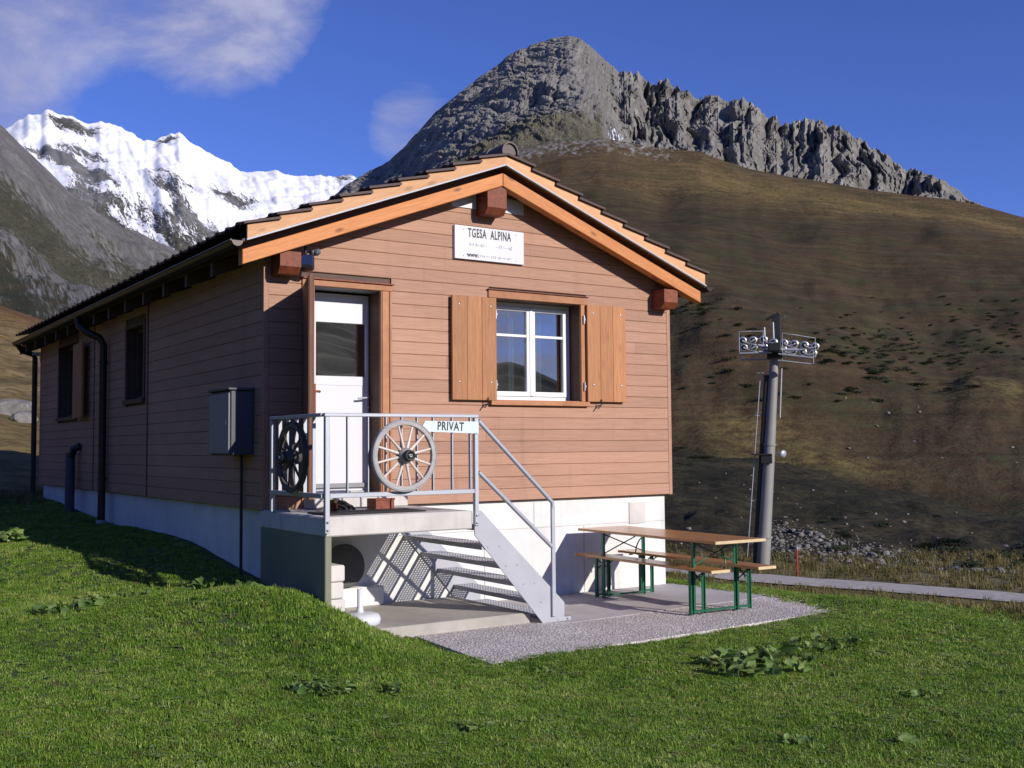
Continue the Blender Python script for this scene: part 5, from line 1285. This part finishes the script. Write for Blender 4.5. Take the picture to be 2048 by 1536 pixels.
WD = [(2.62, -4.08, .50, 52, 1.25, 'large clump of broad leaves in the lawn in front of the patio'),
      (3.75, -3.85, .42, 34, .85, 'looser patch of weed leaves just right of the large clump'),
      (-.92, -3.50, .24, 30, .80, 'low weed clump in the middle of the foreground lawn'),
      (-.42, -3.55, .06, 7, .75, 'tiny weed just right of the foreground weed clump'),
      (-.78, -.62, .09, 9, 1.2, 'single weed with pale leaves on the bank left of the porch'),
      (-.45, -.86, .12, 9, .7, 'small weed on the bank nearest the porch wall'),
      (-1.90, -.32, .30, 26, .9, 'weed patch on the lawn beside the hut shadow'),
      (-1.30, .42, .36, 28, .7, 'wide band of weeds along the edge of the hut shadow'),
      (-1.62, 4.35, .22, 12, 1.6, 'tall leafy weed at the left edge of the lawn'),
      (-.50, -4.76, .12, 10, .6, 'sparse weed at the bottom of the lawn left of centre'),
      (.98, -5.98, .12, 9, .7, 'pale weed at the bottom edge of the lawn, right of centre'),
      (1.58, -6.28, .10, 7, .65, 'bottommost weed leaves near the lower right of the lawn'),
      (1.05, -3.32, .10, 8, .5, 'thin weed close to the front corner of the gravel patio'),
      (2.80, -5.45, .22, 12, .5, 'small scattered weed leaves in the lower right lawn')]
for w in WD: weed(*w)

# stones
m, t, b = new_mat('granite boulder'); p = nd(t, 'ShaderNodeTexCoord').outputs['Object']; oi = nd(t, 'ShaderNodeObjectInfo').outputs['Random']
gp = nd(t, 'ShaderNodeNewGeometry').outputs['Position']; n = noise(t, gp, 3.5, 6, .65)
setc(t, b, ramp(t, n, ((.3, (.09, .088, .08)), (.55, (.18, .172, .16)), (.75, (.31, .295, .28)))), .9, n, .6, .05); M['boulder'] = m
def rock(rng, s, flat=.7):
    b_ = bmesh.new(); bmesh.ops.create_icosphere(b_, subdivisions=2, radius=1)
    k = rng.uniform(0, 50)
    for v in b_.verts:
        d = 1 + .30 * math.sin(v.co.x * 2.1 + k) * math.cos(v.co.y * 1.7 + k * .7) + .18 * math.sin(v.co.z * 3.3 + k * 1.3 + v.co.x * 2)
        v.co *= d * s; v.co.z *= flat
    for ax in range(3):
        v = [vv.co[ax] for vv in b_.verts]; hi = max(v) * rng.uniform(.6, .8)
        for vv in b_.verts:
            if vv.co[ax] > hi: vv.co[ax] = hi + (vv.co[ax] - hi) * .15
    V = [tuple(v.co) for v in b_.verts]; F = [tuple(v.index for v in f.verts) for f in b_.faces]; b_.free(); return V, F
rk = random.Random(44)
protos = [rock(rk, 1.0, rk.uniform(.55, .9)) for _ in range(8)]
pm = []
for V, F in protos:
    me = bpy.data.meshes.new('boulder'); me.from_pydata(V, [], F); me.materials.append(M['boulder']); pm.append(me)
def surf(a, e, lay='heath_spur'): return spot(lay, a, e)
big = []
def boulder_at(P, s, label, group=None, name='boulder'):
    o = bpy.data.objects.new(name, rk.choice(pm)); COL.objects.link(o); o.location = (P[0], P[1], P[2] + s * .2); o.scale = (s * rk.uniform(.8, 1.2), s, s * rk.uniform(.7, 1)); o.rotation_euler.z = rk.uniform(0, 6.28)
    o['label'] = label; o['category'] = 'boulder'
    if group: o['group'] = group
boulder_at(spot('meadow', 9.15, 1.70), .62, 'large pale boulder on the autumn meadow left of the hut', None)
boulder_at(spot('meadow', 9.75, 1.35), .42, 'smaller pale boulder just right of the large meadow boulder', None)
G_ = 'pale boulders along the foot of the dark slope'
for k in range(90):
    a = rk.uniform(46.9, 60); lim_ = np.interp(a, [46.5, 48.5, 52, 56, 60], [-4.0, -4.4, -5.3, -6.0, -6.4]); e = lim_ - abs(rk.gauss(0, .75))
    boulder_at(surf(a, e), rk.uniform(.10, .27), 'pale grey boulder in the rubble at the foot of the dark slope', G_)
for k in range(60):
    a = rk.uniform(42, 60); e = rk.uniform(-5.3, -1.2)
    if e > np.interp(a, [41.8, 60], [0, -3.4]) - .25: continue
    boulder_at(surf(a, e), rk.uniform(.06, .16), 'pale stone scattered higher up the dark heath slope', 'stones scattered on the dark slope')
for k in range(14):
    a = rk.uniform(50, 60); e = rk.uniform(-1.0, 2.5)
    boulder_at(spot('hillside', a, e), rk.uniform(.12, .28), 'pale stone lying on the lower autumn hillside', 'stones on the lower hillside')
q = MB()
for k in range(2600):
    a = rk.uniform(46.6, 62); lim_ = np.interp(a, [46.5, 48.5, 52, 56, 60], [-3.9, -4.3, -5.2, -5.9, -6.3]); e = lim_ - abs(rk.gauss(0, 1.0)) + rk.gauss(0, .25)
    P = surf(a, e); s = rk.uniform(.03, .10); V, F = rk.choice(protos[:8]); c, s2 = math.cos(k), math.sin(k)
    q.add([(P[0] + s * (v[0] * c - v[1] * s2) + .0, P[1] + s * (v[0] * s2 + v[1] * c), P[2] + s * (v[2] + .3)) for v in V[:12]], [(0, 1, 2), (1, 0, 5), (0, 2, 3), (0, 3, 4), (0, 4, 5), (1, 5, 10), (2, 1, 6), (3, 2, 7), (4, 3, 8), (5, 4, 9), (1, 10, 6), (2, 6, 7), (3, 7, 8), (4, 8, 9), (5, 9, 10)])
me = bpy.data.meshes.new('rubble'); me.from_pydata(q.v, [], q.f); me.materials.append(M['boulder']); o = bpy.data.objects.new('rubble', me); COL.objects.link(o); o['kind'] = 'stuff'; o['label'] = 'pale stone rubble at the foot of the dark slope'

# dark shrubs on the hillside: clumps of many small leaf faces
def shrub_mesh(rng, n=260):
    q = MB()
    lobes = [(rng.uniform(-.6, .6), rng.uniform(-.45, .45), rng.uniform(.2, .45), rng.uniform(.35, .55)) for _ in range(6)]
    for i in range(n):
        lx, ly, lz, lr = rng.choice(lobes); a, b_ = rng.uniform(0, 6.283), math.asin(rng.uniform(-.4, 1)); r = lr * rng.uniform(.55, 1.05)
        c = Vector((lx + r * math.cos(a) * math.cos(b_), ly + r * math.sin(a) * math.cos(b_), max(.02, lz + r * math.sin(b_) * .75)))
        u = Vector((rng.gauss(0, 1), rng.gauss(0, 1), rng.gauss(0, 1))).normalized(); v = u.orthogonal().normalized(); s = rng.uniform(.06, .13)
        q.add([c - u * s, c + v * s * .6, c + u * s, c - v * s * .6], [(0, 1, 2, 3)])
    me = bpy.data.meshes.new('crown'); me.from_pydata(q.v, [], q.f); me.materials.append(M['shrub']); return me
sm = [shrub_mesh(rk) for _ in range(6)]
def shrub_at(P, s, label, group):
    o = bpy.data.objects.new('alpine_shrub', rk.choice(sm)); COL.objects.link(o); o.location = tuple(P); o.scale = (s * rk.uniform(.9, 1.6), s * rk.uniform(.9, 1.6), s * rk.uniform(.55, .8)); o.rotation_euler.z = rk.uniform(0, 6.28)
    o['label'] = label; o['category'] = 'shrub'; o['group'] = group
for k in range(150):
    a = rk.gauss(52.3, 2.0) if k % 3 else rk.gauss(53.0, 3.2); e = 4.6 + rk.gauss(0, .75) - .05 * (a - 52)
    if not 46.5 < a < 60.5: continue
    shrub_at(spot('hillside', a, e), rk.uniform(.55, 1.25), 'dark shrub in the dense patch on the hillside right of the pylon', 'shrubs in the dark patch on the hillside')
for k in range(46):
    a = rk.gauss(57.5, 1.6); e = 5.6 + rk.gauss(0, .7)
    shrub_at(spot('hillside', a, e), rk.uniform(.6, 1.2), 'dark shrub in the upper right patch on the hillside', 'shrubs in the upper right patch')
for k in range(40):
    a = rk.uniform(41.5, 52); e = rk.uniform(1.6, 7.4)
    shrub_at(spot('hillside', a, e), rk.uniform(.5, 1.2), 'lone dark shrub on the open hillside between hut and pylon', 'lone shrubs on the open hillside')
for k in range(26):
    a = rk.gauss(42.6, .7); e = rk.uniform(6.3, 7.6) if k % 2 else rk.uniform(-1.5, 0)
    if a < 41.5: a = 83.2 - a
    shrub_at(spot('hillside' if e > 1 else 'heath_spur', a, e), rk.uniform(.7, 1.4) if e > 1 else rk.uniform(.4, .8), 'dark shrub seen close beside the right wall of the hut', 'shrubs beside the right hut wall')
for k in range(30):
    a = rk.uniform(49, 60.5); e = rk.uniform(-5.6, -3.4) if a < 55 else rk.uniform(-6.2, -4.6)
    shrub_at(spot('heath_spur', a, e), rk.uniform(.3, .75), 'dark low shrub among the stones of the near slope', 'shrubs on the near dark slope')

# loose chippings spilled along the patio edge
lib3 = bpy.data.collections.new('chippings')
M['chip'] = simple('loose chipping', (0.42, 0.39, 0.37), .9, 0, .5, 30)
for k in range(4):
    V, F = protos[k]; me = bpy.data.meshes.new('chip'); me.from_pydata(V, [], F); me.materials.append(M['chip']); lib3.objects.link(bpy.data.objects.new('chip_%02d' % k, me))
E_ = []; loop = PATIO[:4] + [PATIO[-1]]
for (a0, b0), (a1, b1) in (((.93, -1.45), (.80, -2.92)), ((.80, -2.92), (3.0, -2.80)), ((3.0, -2.80), (5.17, -2.66)), ((5.17, -2.66), (5.50, -1.60)), ((5.50, -1.60), (5.42, .05))):
    n_ = int(math.hypot(a1 - a0, b1 - b0) * 190); t_ = RNG.random(n_); d_ = RNG.normal(0, .07, n_); L_ = math.hypot(a1 - a0, b1 - b0)
    E_.append(np.stack([a0 + (a1 - a0) * t_ + d_ * (b1 - b0) / L_, b0 + (b1 - b0) * t_ - d_ * (a1 - a0) / L_], -1))
E_ = np.concatenate(E_); ins = inpoly(E_[:, 0], E_[:, 1], PATIO)
ez = np.where(ins, .002, lawn_z(E_[:, 0], E_[:, 1], True) + .004)
ie = np.stack([RNG.uniform(.9, 5.4, 1100), RNG.uniform(-2.9, -1.5, 1100)], -1); ki = inpoly(ie[:, 0], ie[:, 1], PATIO); ie = ie[ki]
E_ = np.concatenate([E_, ie]); ez = np.concatenate([ez, np.full(len(ie), .002)])
scatter('loose_chippings', lib3, np.concatenate([E_, ez[:, None]], 1), RNG.uniform(0, 6.28, len(E_)), RNG.uniform(.003, .0075, len(E_)), RNG.integers(0, 4, len(E_)), 'loose grey stone chippings on and around the patio')
